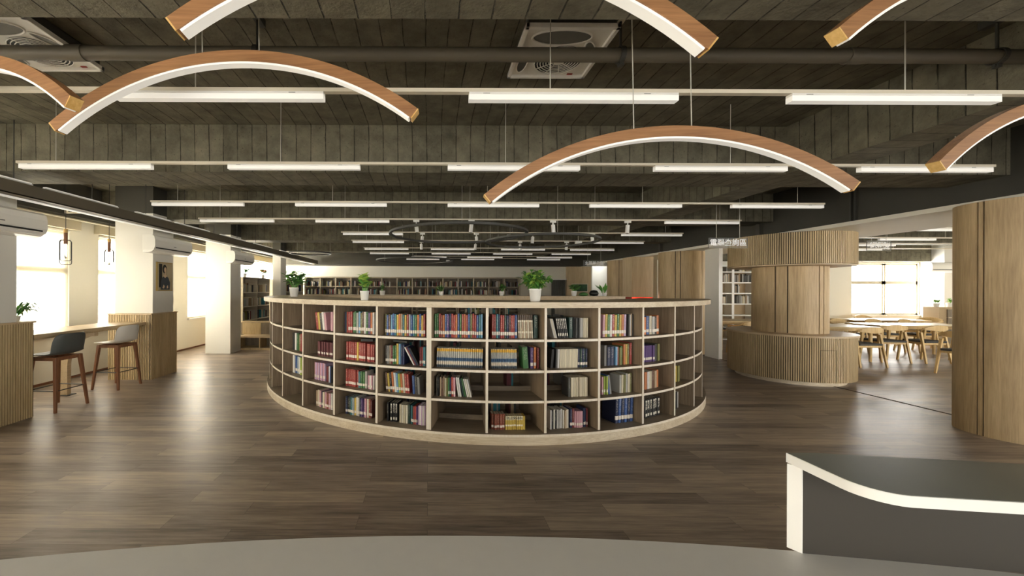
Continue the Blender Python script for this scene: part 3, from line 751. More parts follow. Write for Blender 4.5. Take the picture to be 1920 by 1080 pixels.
# hanging acrylic signs
def sign(cx, cy, z, w, h, txt, lab, size, zt=HS):
    t = thing('hanging_sign', lab, 'sign', (cx,cy,z))
    MB().box(-w/2,w/2,-.004,.004,-h/2,h/2).build('acrylic_plate', M['acrylic'], t)
    b = MB()
    for a, c, e, f in ((-w/2,w/2,-h/2,-h/2+.004),(-w/2,w/2,h/2-.004,h/2),(-w/2,-w/2+.004,-h/2,h/2),(w/2-.004,w/2,-h/2,h/2)): b.box(a,c,-.0045,.0045,e,f)
    b.build('plate_edge', M['vent_grey'], t)
    for s in (-1,1): MB().cyl((s*w*.3,0,h/2),(s*w*.3,0,zt-z),.003,n=5).build('suspension_wire', M['steel'], t)
    if txt:
        cu = bpy.data.curves.new('lettering', 'FONT'); cu.body = txt; cu.size = size; cu.align_x = 'CENTER'; cu.align_y = 'CENTER'; cu.extrude = .001; cu.offset = .0012
        cu.materials.append(M['sign_white'])
        tmp = bpy.data.objects.new('lettering_curve', cu); COL.objects.link(tmp)
        bpy.context.view_layer.update()
        me = bpy.data.meshes.new_from_object(tmp.evaluated_get(bpy.context.evaluated_depsgraph_get()))
        bpy.data.objects.remove(tmp)
        o = bpy.data.objects.new('lettering', me); COL.objects.link(o); o.parent = t; o.rotation_euler = (PI/2,0,0); o.location = (0,-.007,0)
        me.materials.clear(); me.materials.append(M['sign_white'])
    else:
        MB().box(-w*.42,w*.42,-.006,-.005,-h*.36,h*.36).build('frosted_lettering', M['frost'], t)
sign(4.23,5.5,2.175,.55,.145,'電腦查詢區','hanging clear sign with five white characters before the round oak counter',.104)
sign(4.28,10.05,2.195,.56,.15,'主題展示區','hanging clear sign with five white characters, far end of the main room',.098)
sign(7.75,6.7,2.285,.42,.17,'','clear sign seen from behind at the reading room entrance',.1)

# ------------------------------------------------------------------ round bookcase
CX, CY, RO = .84, 7.32, 3.57
DEPTH = .84
RD = RO-.04
PITCH = 9.3
ANG = [-4.3+PITCH*k for k in range(-9,8)]
ZS = [.104,.418,.714,1.016]; TH = .024; ZT0, ZT1 = 1.327, 1.383
C2 = (CX,CY)
t = thing('round_bookcase', 'half-round low oak bookcase with open cells of books in the middle', 'bookcase', (CX,CY,0))
MB().arcblock(C2,RO-DEPTH+.03,RO,-89.5,61.9,0,.08,120).build('plinth', M['oak_edge'], t, True, smooth=False)
MB().arcblock(C2,RO-DEPTH,RO+.05,-90,62,ZT0,ZT1,140,0,1).build('top_slab', [M['oak_top'],M['oak_edge']], t, True)
MB().arcblock(C2,RO-DEPTH+.03,RO,-89.5,61.9,.08,ZS[0],120,1,0).build('shelf', [M['oak_edge_z'],M['greige_flat']], t, True)
for z in ZS[1:]:
    b = MB()
    b.arcblock(C2,RO-DEPTH+.04,RD,-88.6,61.8,z-TH,z,120,1,0)
    b.build('shelf', [M['oak_edge_z'],M['greige_flat']], t, True)
for a in ANG:
    th = .05 if abs(a+13.6) < .1 else .024
    b = MB()
    u = Vector((math.sin(R(a)),-math.cos(R(a)),0)); s = Vector((math.cos(R(a)),math.sin(R(a)),0)); c = Vector((CX,CY,0))
    r0, r1 = RO-DEPTH+.03, RD+.006
    vs = []
    for z in (ZS[0],ZT0):
        for rr, ss in ((r1-.003,-1),(r1-.003,1),(r0,1),(r0,-1)): vs.append(c+u*rr+s*(ss*th/2)+Vector((0,0,z)))
    b.add(vs, [(0,3,2,1),(4,5,6,7),(1,2,6,5),(2,3,7,6),(3,0,4,7)], 0)
    vs = []
    for z in (ZS[0],ZT0):
        for rr, ss in ((r1,-1),(r1,1),(r1-.003,1),(r1-.003,-1)): vs.append(c+u*rr+s*(ss*th/2)+Vector((0,0,z)))
    b.add(vs, [(0,1,5,4),(1,2,6,5),(3,0,4,7)], 1)
    b.build('divider', [M['greige'],M['oak_edge_z']], t, True)
for z in ZS:
    b = MB(); b.arcblock(C2,RO-.435,RO-.42,-88.6,61.8,z,z+.052,120); b.build('book_stop', M['greige_flat'], t, True)
# straight counter closing the half round
t = thing('straight_counter', 'straight low oak bookcase counter behind the round bookcase', 'bookcase', (.6,7.85,0))
MB().box(-2.70,3.86,7.62,8.12,1.303,1.383).build('top_slab', M['oak_top'], t, True)
for z in (.30,.62,.94): MB().box(-2.70,3.86,7.64,8.10,z-.024,z).build('shelf', M['greige_flat'], t, True)
MB().box(-2.70,3.86,7.64,8.10,0,.08).build('plinth', M['oak_edge'], t, True)
SCX = [-2.68+i*.817 for i in range(9)]
for x in SCX: MB().box(x-.012,x+.012,7.64,8.10,.08,1.303).build('divider', M['greige'], t, True)

# ------------------------------------------------------------------ books
COLS = {'red':'#b03a2e','dark red':'#7c2326','orange':'#d2752a','brown':'#6b4a35','tan':'#b59a78','cream':'#d8ccab','ivory':'#e3dcc8','yellow':'#d9b62e','lime':'#a9bd35','green':'#3f7a3c',
        'dark green':'#24443a','teal':'#2f7d86','light blue':'#6fa8cf','blue':'#2d5a9e','navy':'#1f2b52','purple':'#5b3a7a','lilac':'#c9a9c9','pink':'#d59aa4','white':'#e8e4dc','grey':'#8f8d86',
        'light grey':'#bdbab0','dark grey':'#46443f','black':'#1f1e1d','olive':'#7d7a3a','silver blue':'#a6b4bc','rust':'#9a4a2c','maroon':'#6a2f33'}
def unit_book():
    b = MB(); h = .5
    # cover shell: spine and two boards, x in -.5..+.5, y 0 (spine) .. 1, z 0..1
    t = .07
    sp = [(-h,.06),(-h*.92,.025),(-h*.6,.004),(0,-.004),(h*.6,.004),(h*.92,.025),(h,.06)]
    b.prism(sp,0,1,0); b.box(-h,-h+t,.06,1,0,1,0); b.box(h-t,h,.06,1,0,1,0)
    b.box(-h+t,h-t,.03,.97,.012,.985,1)
    return b
UNIT = {}
for s in BK:
    o = unit_book().build('book', [BK[s], M['paper']])
    UNIT[s] = o.data; bpy.data.objects.remove(o)
# cell key: (bay, shelf) bay<0: bays left of the thick post, bay>0: right of it; shelf 0 = top
CELLS = {
(-4,1):[(.50,.98,5,['black','white','green','olive','red'],.22,0,'plain')],
(-4,2):[(.52,.98,5,['white','blue','silver blue','white','lime'],.22,0,'band')],
(-3,0):[(.42,.80,5,['red','yellow','dark grey','white','pink'],.205,-9,'plain'),(.90,.98,1,['pink'],.22,0,'plain')],
(-3,1):[(.46,.98,9,['maroon'],.165,0,'band')],
(-3,2):[(.34,.74,8,['pink','lilac'],.205,0,'band'),(.77,.85,2,['dark red'],.18,0,'plain'),(.88,.98,3,['white','blue','black'],.19,0,'plain')],
(-3,3):[(.40,.98,9,['tan','cream','pink','navy','cream','pink','rust','pink','white'],.19,0,'band')],
(-2,0):[(.20,.30,3,['navy','dark green','red'],.235,0,'plain'),(.31,.99,13,['red','red','green','green','light grey','light blue','olive','brown','white','green','purple','orange','white'],.235,0,'band')],
(-2,1):[(.26,.53,5,['red'],.20,0,'band'),(.53,.58,1,['yellow'],.20,0,'plain'),(.58,.77,4,['red'],.20,0,'band'),(.79,.99,4,['red'],.19,0,'band')],
(-2,2):[(.24,.58,6,['red'],.19,0,'band'),(.58,.80,4,['teal','green','green','light grey'],.185,0,'band'),(.84,.99,4,['pink','white'],.15,0,'band')],
(-2,3):[(.24,.94,15,['navy','black','dark green','teal','silver blue','yellow','white','light grey','navy','purple','purple','pink','ivory','rust','maroon'],.20,0,'band')],
(-1,0):[(.10,.98,20,['olive','blue','brown','light blue','blue','teal','yellow','orange','tan','teal','yellow','red','silver blue','blue','teal','green','orange','blue','yellow','red'],.225,0,'band')],
(-1,1):[(.12,.36,6,['dark grey','grey','tan','dark red','green','green'],.20,0,'band'),(.36,.46,2,['yellow','light blue'],.215,0,'plain'),(.465,.545,2,['navy'],.21,0,'plain'),(.73,.86,4,['white','dark red','navy','black'],.205,-30,'plain'),(.87,.99,4,['dark red','red','teal','teal'],.20,0,'band')],
(-1,2):[(.14,.66,11,['brown','yellow','black','orange','white','light blue','lime','orange','cream','red','red'],.205,-5,'band'),(.72,.88,3,['blue','dark grey','grey'],.185,-3,'plain')],
(-1,3):[(.16,.20,1,['black'],.20,0,'plain'),(.23,.39,3,['black'],.20,0,'dots'),(.43,.62,4,['cream','ivory'],.19,0,'plain'),(.625,.67,1,['dark green'],.20,0,'plain'),(.68,.83,5,['teal','dark green','red','red','purple'],.19,0,'band'),(.84,.99,5,['lilac','white'],.20,0,'plain')],
(1,0):[(.04,.985,23,['green','green','red','rust','orange','blue','purple','navy','red','red','orange','blue','green','red','orange','red','blue','olive','red','red','blue','teal','light blue'],.235,0,'band')],
(1,1):[(.08,.985,22,['light grey'],.195,1.5,'series')],
(1,2):[(.08,.14,2,['dark grey','black'],.195,0,'plain'),(.15,.31,5,['tan','brown','tan','cream','olive'],.19,0,'plain'),(.315,.37,2,['green','navy'],.19,0,'band'),(.38,.46,2,['red','pink'],.195,-1,'band'),(.51,.58,2,['white'],.195,-8,'plain'),(.61,.67,2,['dark green','green'],.19,-12,'plain'),(.68,.78,3,['white','ivory'],.185,-13,'plain')],
(2,0):[(.03,.52,12,['red','red','teal','navy','red','red','dark green','navy','maroon','red','red','blue'],.235,0,'band'),(.54,.83,8,['tan','cream'],.235,-2,'ringed'),(.84,.92,1,['dark green'],.23,0,'plain')],
(2,1):[(.03,.53,13,['light grey'],.195,-1,'series'),(.65,.76,1,['green'],.215,-4,'plain'),(.79,.85,1,['purple'],.21,0,'band'),(.86,.91,1,['orange'],.21,0,'band'),(.92,.96,1,['dark red'],.21,0,'plain')],
(2,3):[(.03,.29,5,['rust'],.155,0,'band'),(.295,.68,9,['yellow'],.135,0,'yellow')],
(3,0):[(.11,.18,3,['light grey','cream'],.20,-14,'plain'),(.20,.42,6,['black'],.205,-9,'dots'),(.44,.52,1,['dark green'],.205,0,'plain'),(.53,.66,4,['black','dark grey'],.20,0,'dots'),(.665,.73,2,['light grey'],.20,0,'plain'),(.735,.83,3,['cream'],.20,0,'plain')],
(3,1):[(.04,.09,2,['black'],.19,5,'dots'),(.14,.22,3,['black','grey','white'],.195,2,'dots'),(.23,.61,11,['cream'],.19,1.5,'ringed'),(.63,.83,5,['navy','dark green'],.19,0,'band')],
(3,2):[(.42,.47,1,['dark grey'],.195,0,'plain'),(.475,.83,10,['cream'],.195,0,'blacktop')],
(3,3):[(.03,.30,7,['white','black','ivory','black','white','light grey','white'],.19,0,'plain'),(.305,.43,4,['ivory','tan','cream'],.185,0,'plain'),(.46,.55,2,['navy','dark red'],.195,0,'band'),(.56,.73,5,['pink'],.165,0,'band'),(.74,.83,3,['navy','navy','dark red'],.195,0,'band')],
(4,0):[(.03,.63,10,['pink','yellow','green','white','red','yellow','green','yellow','orange','lilac'],.23,1.5,'band'),(.68,.82,4,['dark grey','light grey','tan'],.235,0,'plain')],
(4,1):[(.08,.16,2,['grey','dark grey'],.215,0,'plain'),(.165,.34,2,['navy'],.195,0,'plain'),(.35,.56,4,['light blue','rust','olive','green'],.19,0,'plain'),(.57,.80,4,['orange','yellow','olive','red'],.225,0,'plain')],
(4,2):[(.03,.16,3,['pink','lime','lime'],.185,0,'band'),(.18,.26,2,['blue','grey'],.20,-8,'plain'),(.46,.78,6,['light grey','cream','olive'],.195,1,'plain')],
(4,3):[(.02,.05,1,['cream'],.18,0,'plain'),(.46,.93,6,['navy','blue'],.27,2,'band')],
(5,0):[(.0,.52,6,['orange','blue','cream','light grey','dark grey'],.20,0,'band')],
(5,1):[(.0,.34,5,['purple'],.18,0,'band'),(.36,.52,2,['dark grey','olive'],.19,0,'plain')],
(5,2):[(.02,.52,6,['orange','white','cream','brown','tan'],.195,0,'plain')],
(5,3):[(.02,.56,6,['black'],.20,0,'dots')],
(6,2):[(.0,.22,2,['yellow','olive'],.19,0,'plain')],
(6,3):[(.02,.2,2,['black','light grey'],.19,0,'dots')],
}
SHELFN = ['top','second','third','bottom']
mass = MB()
BK_ALL = []
def bay_frame(bay):
    k = (bay-1) if bay > 0 else bay
    a0 = -13.6+PITCH*k; a1 = a0+PITCH
    return a0, a1
for (bay, sh), segs in CELLS.items():
    a0, a1 = bay_frame(bay); am = (a0+a1)/2
    Rb = RD-.085; w = 2*Rb*math.sin(R(PITCH/2)); m = .02
    x0, x1 = -w/2+m, w/2-m
    u = Vector((math.sin(R(am)),-math.cos(R(am)),0)); s = Vector((math.cos(R(am)),math.sin(R(am)),0))
    base = Vector((CX,CY,ZS[3-sh]))+u*(Rb*math.cos(R(PITCH/2)))
    k = 0
    dv = (base-Vector((0,0,1.5))); dv.z = 0; dv.normalize()
    shf = .085*dv.dot(s)/max(.2,dv.dot(-u))/(x1-x0)
    shf = max(-max(0,min(q[0] for q in segs)-.02), min(max(0,.985-max(q[1] for q in segs)), shf))
    for (f0,f1,n,cl,h,lean,style) in segs:
        f0 += shf; f1 += shf
        L = (f1-f0)*(x1-x0); pitch = L/n
        th = pitch*math.cos(R(lean))-.0018
        for i in range(n):
            k += 1
            dep = min(.24, h*.72)*random.uniform(.96,1.0)
            hh = h*random.uniform(.992,1.008) if len(cl) <= 2 else h*random.uniform(.95,1.03)
            c = cl[i % len(cl)] if len(cl) <= 3 or len(cl) != n else cl[i]
            xb = x0+f0*(x1-x0)+pitch*i
            p = base+s*(xb+ (pitch*.5 if lean == 0 else pitch*.5))
            p = p + Vector((0,0, th*.5*math.sin(abs(R(lean)))+.0006))
            if lean == 0: p = p + u*random.uniform(-.012,.006)
            d = p.length
            size = th*hh*max(.15,(-u.dot((p-Vector((0,0,1.5))).normalized())))/d/d
            BK_ALL.append((size, bay, sh, k, c, style, th, hh, dep, p, am, lean))
BK_ALL.sort(key=lambda q: -q[0])
WID = {'band':'white-banded ','series':'yellow-topped ','dots':'white-lettered ','yellow':'white-topped ','blacktop':'black-topped ','ringed':'cream-ringed ','plain':''}
BAYN = {}
for bay in range(-6,9):
    if bay: BAYN[bay] = '%s bay %s of thick post' % (ORD[abs(bay)], 'left' if bay < 0 else 'right')
CELLN = {}
for q in BK_ALL: CELLN[(q[1],q[2])] = CELLN.get((q[1],q[2]),0)+1
for idx, (size, bay, sh, k, c, style, th, hh, dep, p, am, lean) in enumerate(BK_ALL):
    rgb = lin(COLS[c]); j = random.uniform(.8,1.05); gy = sum(rgb)/3; rgb = tuple(x*.84+gy*.16 for x in rgb); rgb = tuple(min(1,x*j) for x in rgb)
    if idx < 300:
        o = bpy.data.objects.new('book', UNIT[style]); COL.objects.link(o)
        o.location = p; o.rotation_euler = (0,R(lean),R(am)); o.scale = (th,dep,hh); o.color = (*rgb,1)
        o['label'] = '%s %sbook, %s on %s shelf, %s' % (c, WID[style], ORD[k], SHELFN[sh], BAYN[bay])
        o['category'] = 'book'; o['group'] = 'books on the %s shelf, %s' % (SHELFN[sh], BAYN[bay])
    else:
        Mx = Matrix.Translation(p) @ Matrix.Rotation(R(am),4,'Z') @ Matrix.Rotation(R(lean),4,'Y')
        mass.box(-th/2,th/2,0,dep,0,hh,col=rgb,M=Mx)
        if style == 'band': mass.box(-th/2+.001,th/2-.001,-.0008,0,hh*.13,hh*.28,col=lin('#e0d8ca'),M=Mx)
def fill(M0, width, h, depth, dens=.8, pal=('cream','tan','grey','white','dark grey','navy','brown','dark red','light grey','olive','teal'), hmax=.24):
    x = .02
    while x < width-.03:
        if random.random() > dens: x += random.uniform(.04,.14); continue
        th = random.uniform(.014,.038); hh = min(h*.9, random.uniform(.66,.95)*hmax)
        c = lin(COLS[random.choice(pal)]); j = random.uniform(.7,1.1)
        mass.box(x,x+th-.001,random.uniform(0,.015),depth,0.0005,hh,col=tuple(v*j for v in c),M=M0)
        x += th
# inner side of the round bookcase
dk = ('dark grey','navy','brown','maroon','dark green','black','grey','tan','teal')
for k in range(-6,8):
    a0 = -13.6+PITCH*k; am = a0+PITCH/2
    for zi, z in enumerate(ZS):
        Ri = RO-DEPTH+.08
        w = 2*Ri*math.sin(R(PITCH/2))-.04
        u = Vector((math.sin(R(am)),-math.cos(R(am)),0)); s = Vector((math.cos(R(am)),math.sin(R(am)),0))
        o = Vector((CX,CY,z))+u*Ri+s*(w/2)
        M0 = Matrix.Translation(o) @ Matrix.Rotation(R(am)+PI,4,'Z')
        if (k,zi) == (0,0): continue
        fill(M0, w, .29, .19, .72 if k < 4 else .5, dk, .25)
# straight counter books
for i in range(8):
    for z in (.94,.62):
        if (i+int(z*10)) % 4 == 0: continue
        fill(Matrix.Translation((SCX[i]+.02,7.70,z)), .75, .33, .2, .55)

# ------------------------------------------------------------------ back bookcase
t = thing('back_bookcase', 'long greige bookcase full of books along the back wall', 'bookcase', (-.6,15.3,0))
bx0, bx1, yb0 = -4.80, 3.56, 15.14
MB().box(bx0,bx1,15.46,15.49,0,1.99).build('back_panel', M['back_brown'], t, True)
MB().box(bx0,bx1,yb0,15.46,1.94,1.99).build('top_board', M['back_edge'], t, True)
NB = 14; pw = (bx1-bx0)/NB
for i in range(NB+1):
    x = bx0+pw*i; MB().box(x-.022,x+.022,yb0,15.46,0,1.94).build('divider', M['back_edge'], t, True)
zrow = [.08,.38,.69,1.00,1.31,1.62]
for z in zrow: MB().box(bx0,bx1,yb0+.004,15.46,z-.025,z).build('shelf', M['back_edge'], t, True)
for i in range(NB):
    for z in zrow[3:]:
        if (i,z) == (5,1.31): continue
        fill(Matrix.Translation((bx0+pw*i+.025,yb0+.05,z)), pw-.05, .28, .2, .86, hmax=.235)
# corner bookcase along the left windows
def side_case(y0, y1, ncol, lab, name='corner_bookcase'):
    t = thing(name, lab, 'bookcase', (-5.0,(y0+y1)/2,.66))
    MB().box(-5.21,-5.19,y0,y1,.0,1.81).build('back_panel', M['back_brown'], t, True)
    MB().box(-5.22,-4.84,y0-.02,y1+.02,1.79,1.82).build('top_board', M['back_edge'], t, True)
    for i in range(ncol+1):
        y = y0+(y1-y0)*i/ncol; MB().box(-5.19,-4.85,y-.012,y+.012,0,1.79).build('divider', M['back_edge'], t, True)
    for z in (.66,1.03,1.41): MB().box(-5.19,-4.852,y0,y1,z-.022,z).build('shelf', M['rail'], t, True)
    for i in range(ncol):
        for z in (.66,1.03,1.41):
            M0 = Matrix.Translation((-4.90,y0+(y1-y0)*i/ncol+.02,z)) @ Matrix.Rotation(PI/2,4,'Z')
            fill(M0, (y1-y0)/ncol-.05, .35, .2, .8, hmax=.26)
side_case(10.2,11.9,2,'dark greige corner bookcase beside the third white column')
side_case(12.45,15.1,3,'dark greige bookcase under the last left window, behind the narrow column')
t = thing('step_bench', 'two-tier wooden step bench below the corner bookcase', 'bench', (-4.2,9.9,0))
b = MB(); b.box(-4.70,-3.4,9.55,9.98,.30,.335); b.build('lower_seat', M['oak_top'], t, True)
b = MB(); b.box(-4.70,-3.4,9.56,9.98,.0,.05); b.box(-4.70,-3.4,9.96,9.98,.05,.3,1)
for x in (-4.69,-4.14,-3.6,-3.42): b.box(x-.012,x+.012,9.56,9.97,.05,.30)
b.build('lower_box', [M['oak_slat'],M['back_brown']], t, True)
b = MB(); b.box(-4.80,-3.4,9.98,10.18,.0,.64,1); b.box(-4.76,-4.28,9.975,9.98,.34,.63,0)
b.build('upper_box', [M['oak_slat'],M['back_brown']], t, True)
MB().box(-4.80,-3.4,9.97,10.18,.64,.665).build('upper_seat', M['oak_top'], t, True)

# ------------------------------------------------------------------ back right corner
t = thing('curtain', 'dark grey pleated curtain hanging in the back doorway', 'curtain', (5.1,15.4,0))
b = MB(); n = 60; vs = []
for i in range(n+1):
    x = 4.88+.55*i/n; y = 15.42+.025*math.sin(i*.95)
    vs += [(x,y,.02),(x,y,1.9)]
b.add(vs, [(2*i,2*i+2,2*i+3,2*i+1) for i in range(n)])
o = b.build('curtain_fabric', M['curtain'], t, True, smooth=True); m = o.modifiers.new('Solidify','SOLIDIFY'); m.thickness = .004
MB().box(4.85,5.46,15.37,15.46,1.90,1.95).build('curtain_box', M['white'], t, True)
struct(MB().box(5.47,6.42,15.36,15.495,0,2.43).build('wall_oak_panel', M['oak_clad_pale']), 'oak panelled wall section at the far right corner', 'wall panel')
t = thing('framed_picture', 'small green landscape picture in a pale frame on the oak wall', 'picture', (5.97,15.35,1.6))
MB().box(5.66,6.29,15.33,15.36,1.43,1.76).build('frame', M['rail'], t, True)
MB().box(5.69,6.26,15.325,15.33,1.46,1.73).build('picture_sheet', plain('green_picture','#2f5a38',.5,var=.8,nscale=9), t, True)
o = MB().box(6.55,7.0,15.9,16.2,3.15,3.2).build('ceiling_panel_lamp', emit('corridor_lamp','#eef2ff',11)); tag(o, 'square white lamp on the corridor ceiling', 'lamp')
t = thing('door_plate', 'small dark and cream name plate high on the corridor wall', 'sign', (7.04,15.0,2.24))
MB().box(7.03,7.05,14.72,15.28,2.18,2.30).build('plate', M['rail'], t, True)
b = MB(); b.box(7.026,7.03,14.75,14.98,2.19,2.29); b.box(7.026,7.03,15.02,15.25,2.19,2.29); b.build('dark_field', M['dark'], t, True)
# display cabinet in front of the far oak column
t = thing('display_cabinet', 'pale oak display cabinet with a red lit niche near the far column', 'cabinet', (5.99,11.1,0))
MB().box(5.69,6.30,10.9,11.4,1.31,2.44).build('upper_panel', M['oak_clad_pale'], t, True)
MB().box(5.69,6.30,10.9,11.4,0,.95).build('base', M['oak_clad_pale'], t, True)
MB().box(5.71,6.28,11.36,11.39,.95,1.31).build('red_back', M['red'], t, True)
b = MB(); b.box(5.69,5.71,10.9,11.39,.95,1.31); b.box(6.28,6.30,10.9,11.39,.95,1.31); b.build('side_panel', M['red'], t, True)
for i, x in enumerate((5.83,5.98,6.12)):
    o = MB().box(-.05,.05,-.01,.01,0,.2).build('display_book', plain('display_cover_%d'%i, ('#7b2018','#8d3b2a','#3a2a22')[i], .5), None)
    o.location = (x,11.2,.951); o.rotation_euler = (R(-12),0,0)
    tag(o, ('dark red','brick red','dark brown')[i]+' book propped in the red display niche', 'book', 'books in the red niche')
lt = bpy.data.lights.new('niche_lamp','POINT'); lt.energy = 3; lt.color = (1,.55,.35); lt.shadow_soft_size = .03
o = bpy.data.objects.new('niche_lamp', lt); COL.objects.link(o); o.location = (5.9,11.1,1.25)

# ------------------------------------------------------------------ oak columns on the right
def oak_column(cx, cy, r, h, grooves, lab, name='oak_column'):
    t = thing(name, lab, 'column', (cx,cy,0), kind='structure')
    MB().cyl((cx,cy,0),(cx,cy,h),r-.012,n=64).build('core', M['groove'], t, True, smooth=True, auto=40)
    gs = sorted(grooves)
    for i, g in enumerate(gs):
        a0 = g+.9; a1 = gs[(i+1)%len(gs)]-.9
        if a1 <= a0: a1 += 360
        MB().arcblock((cx,cy),r-.012,r,a0,a1,0,h,max(6,int((a1-a0)/4))).build('veneer_panel', M['oak_clad'], t, True)
    return t
# angles: 0 toward -Y, positive toward +X
oak_column(6.18,4.07,.42,2.44,[-92,-86,-10,80,170],'big round oak column at the right edge')
oak_column(6.26,9.62,.50,2.44,[-130,-48,-36,20,100],'round oak column behind the end of the round bookcase')
oak_column(6.27,12.42,.52,2.44,[-120,-45,-20,60,160],'farthest round oak column beside the display cabinet')
tag(MB().box(6.36,6.44,8.52,8.95,0,2.44).build('partition_panel', M['white_lac']), 'narrow white partition panel right of the round bookcase', 'panel', kind='structure')
tag(MB().box(6.60,6.66,10.95,11.1,0,2.44).build('partition_panel', M['white_lac']), 'slim white upright between the two far oak columns', 'panel', kind='structure')
# round counter with crown ring
cx, cy = 6.31, 6.84
t = thing('round_counter', 'round slatted oak counter wrapped around a column', 'counter', (cx,cy,0))
MB().cyl((cx,cy,0),(cx,cy,.075),.72,n=64).build('toe_kick', M['oak_edge'], t, True, smooth=True, auto=40)
MB().cyl((cx,cy,.075),(cx,cy,.77),.8265,n=90).build('body', M['groove'], t, True, smooth=True, auto=40)
b = MB(); n = 190
for i in range(n):
    a = 360*i/n; b.arcblock((cx,cy),.826,.838,a,a+1.2,.078,.77,1)
b.build('slat_cladding', M['oak_slat'], t, True)
b = MB(); b.cyl((cx,cy,.77),(cx,cy,.80),.86,n=72); b.build('counter_top', M['oak_top'], t, True, smooth=True, auto=40)
b = MB()
for a0, a1 in ((2,2.4),(17,17.4)): b.arcblock((cx,cy),.836,.8395,a0-18,a1-18,.10,.58,1)
b.arcblock((cx,cy),.836,.8395,-16,-.6,.578,.584,6); b.build('hatch_gap', M['groove'], t, True)
oak_column(6.33,6.84,.505,1.94,[-140,-62,-44,4,14,100],'oak column shaft rising from the round counter')
t = thing('crown_ring', 'round slatted oak crown ring under the white soffit above the counter', 'canopy', (cx,cy,1.93))
MB().cyl((cx,cy,1.93),(cx,cy,2.44),.8265,n=90).build('body', M['groove'], t, True, smooth=True, auto=40)
b = MB()
for i in range(n):
    a = 360*i/n; b.arcblock((cx,cy),.826,.838,a,a+1.2,1.935,2.437,1)
b.build('slat_cladding', M['oak_slat'], t, True)
MB().cyl((cx,cy,1.915),(cx,cy,1.93),.83,n=72).build('underside', M['oak_clad_pale'], t, True, smooth=True, auto=40)
# conduits on dark bulkhead
for i, (y, w) in enumerate(((5.52,.014),(5.46,.014),(7.0,.05),(10.0,.05))):
    tag(MB().box(6.0-w,6.02,y,y+w*1.6,2.5,HS).build('conduit', M['dark']), ('thin dark conduit on the right bulkhead, nearer of the pair','thin dark conduit on the right bulkhead, farther of the pair','flat dark duct on the bulkhead above the round counter','flat dark duct on the bulkhead near the far columns')[i], 'conduit', 'conduits on the right bulkhead')

# ------------------------------------------------------------------ reading room
def chair_proto():
    t = thing('wooden_chair', '', 'chair', group='wooden armchairs in the reading room')
    s = MB().box(-.23,.23,-.22,.22,.425,.465).build('seat', M['seat_dark'], t, bevel=.012)
    MB().box(-.225,.225,-.20,.20,.385,.425).build('seat_frame', M['chair_wood'], t)
    for sx in (-1,1):
        for (y0, y1, zt) in ((-.24,-.17,.66),(.26,.15,.64)):
            b = MB(); T = Vector((sx*.245,y1,zt)); B = Vector((sx*.265,y0,0)); vs = []
            for p, r in ((B,.014),(T,.02)): vs += [p+Vector((a*r,c*r,0)) for a, c in ((-1,-1),(1,-1),(1,1),(-1,1))]
            b.add(vs, [(0,3,2,1),(4,5,6,7),(0,1,5,4),(1,2,6,5),(2,3,7,6),(3,0,4,7)]); b.build('leg', M['chair_wood'], t)
        b = MB(); b.ribbon([(sx*.255,-.20,.665),(sx*.265,0,.67),(sx*.262,.14,.69),(sx*.24,.21,.72)], .04, .022, (1,0,0)); b.build('armrest', M['chair_wood'], t)
    b = MB(); vs = []
    nn = 12
    for i in range(nn+1):
        a = -PI/2+PI*i/nn; x = .25*math.sin(a); y = .20+.075*math.cos(a); e = abs(math.sin(a))
        vs += [(x,y,.67+.03*e),(x,y,.80-.06*e**2),(x,y-.022,.80-.06*e**2),(x,y-.022,.67+.03*e)]
    b.add(vs, [(4*i+k,4*i+(k+1)%4,4*i+4+(k+1)%4,4*i+4+k) for i in range(nn) for k in range(4)]+[(0,1,2,3),(4*nn+3,4*nn+2,4*nn+1,4*nn)])
    b.build('backrest', M['chair_wood'], t)
    return t
CH = chair_proto()
spots = [((10.62,8.35),180,'wooden armchair with dark seat facing the right front reading table, left one'),((9.86,8.42),172,'wooden armchair with dark seat standing between the two front reading tables'),
 ((9.64,6.95),100,'wooden armchair half hidden by the big oak column at the right edge'),((8.75,7.9),180,'wooden armchair tucked at the left front reading table near the round counter'),
 ((10.5,9.75),0,'wooden armchair behind the right front reading table, left end'),((11.4,9.75),0,'wooden armchair behind the right front reading table, middle'),
 ((12.2,9.72),5,'wooden armchair behind the right front reading table, right end'),((9.0,9.33),0,'wooden armchair behind the left front reading table'),
 ((12.9,11.35),0,'wooden armchair under the big window behind the far table'),((13.5,10.6),-80,'wooden armchair at the right end of the far table'),
 ((7.55,9.25),180,'wooden armchair seen left of the round counter, at the near left table'),((8.25,9.3),180,'wooden armchair beside the oak shaft at the near left table'),
 ((7.0,10.2),90,'wooden armchair at the left end of the table before the white bookcase'),((8.1,11.0),0,'wooden armchair behind the table before the white bookcase'),
 ((11.7,8.3),182,'wooden armchair with dark seat facing the right front reading table, right one')]
for i, ((x,y), a, lab) in enumerate(spots):
    c = CH if i == 0 else dup(CH)
    c.location = (x,y,0); c.rotation_euler = (0,0,R(a)); c['label'] = lab
def table(x0,x1,y0,y1,lab):
    t = thing('reading_table', lab, 'table', ((x0+x1)/2,(y0+y1)/2,0), group='long wooden reading tables')
    MB().box(x0,x1,y0,y1,.715,.745).build('table_top', M['table_top'], t, True, bevel=.004)
    MB().box(x0+.1,x1-.1,y0+.08,y1-.08,.655,.715).build('apron', M['chair_wood'], t, True)
    for x in (x0+.12,x1-.12):
        for y in (y0+.1,y1-.1):
            MB().cyl((x,y,0),(x,y,.715),.024,.034,n=12).build('leg', M['chair_wood'], t, True, smooth=True, auto=40)
table(7.75,9.55,8.2,9.0,'wooden reading table right behind the round counter')
table(10.05,12.2,8.65,9.4,'wooden reading table in front, beside the big oak column')
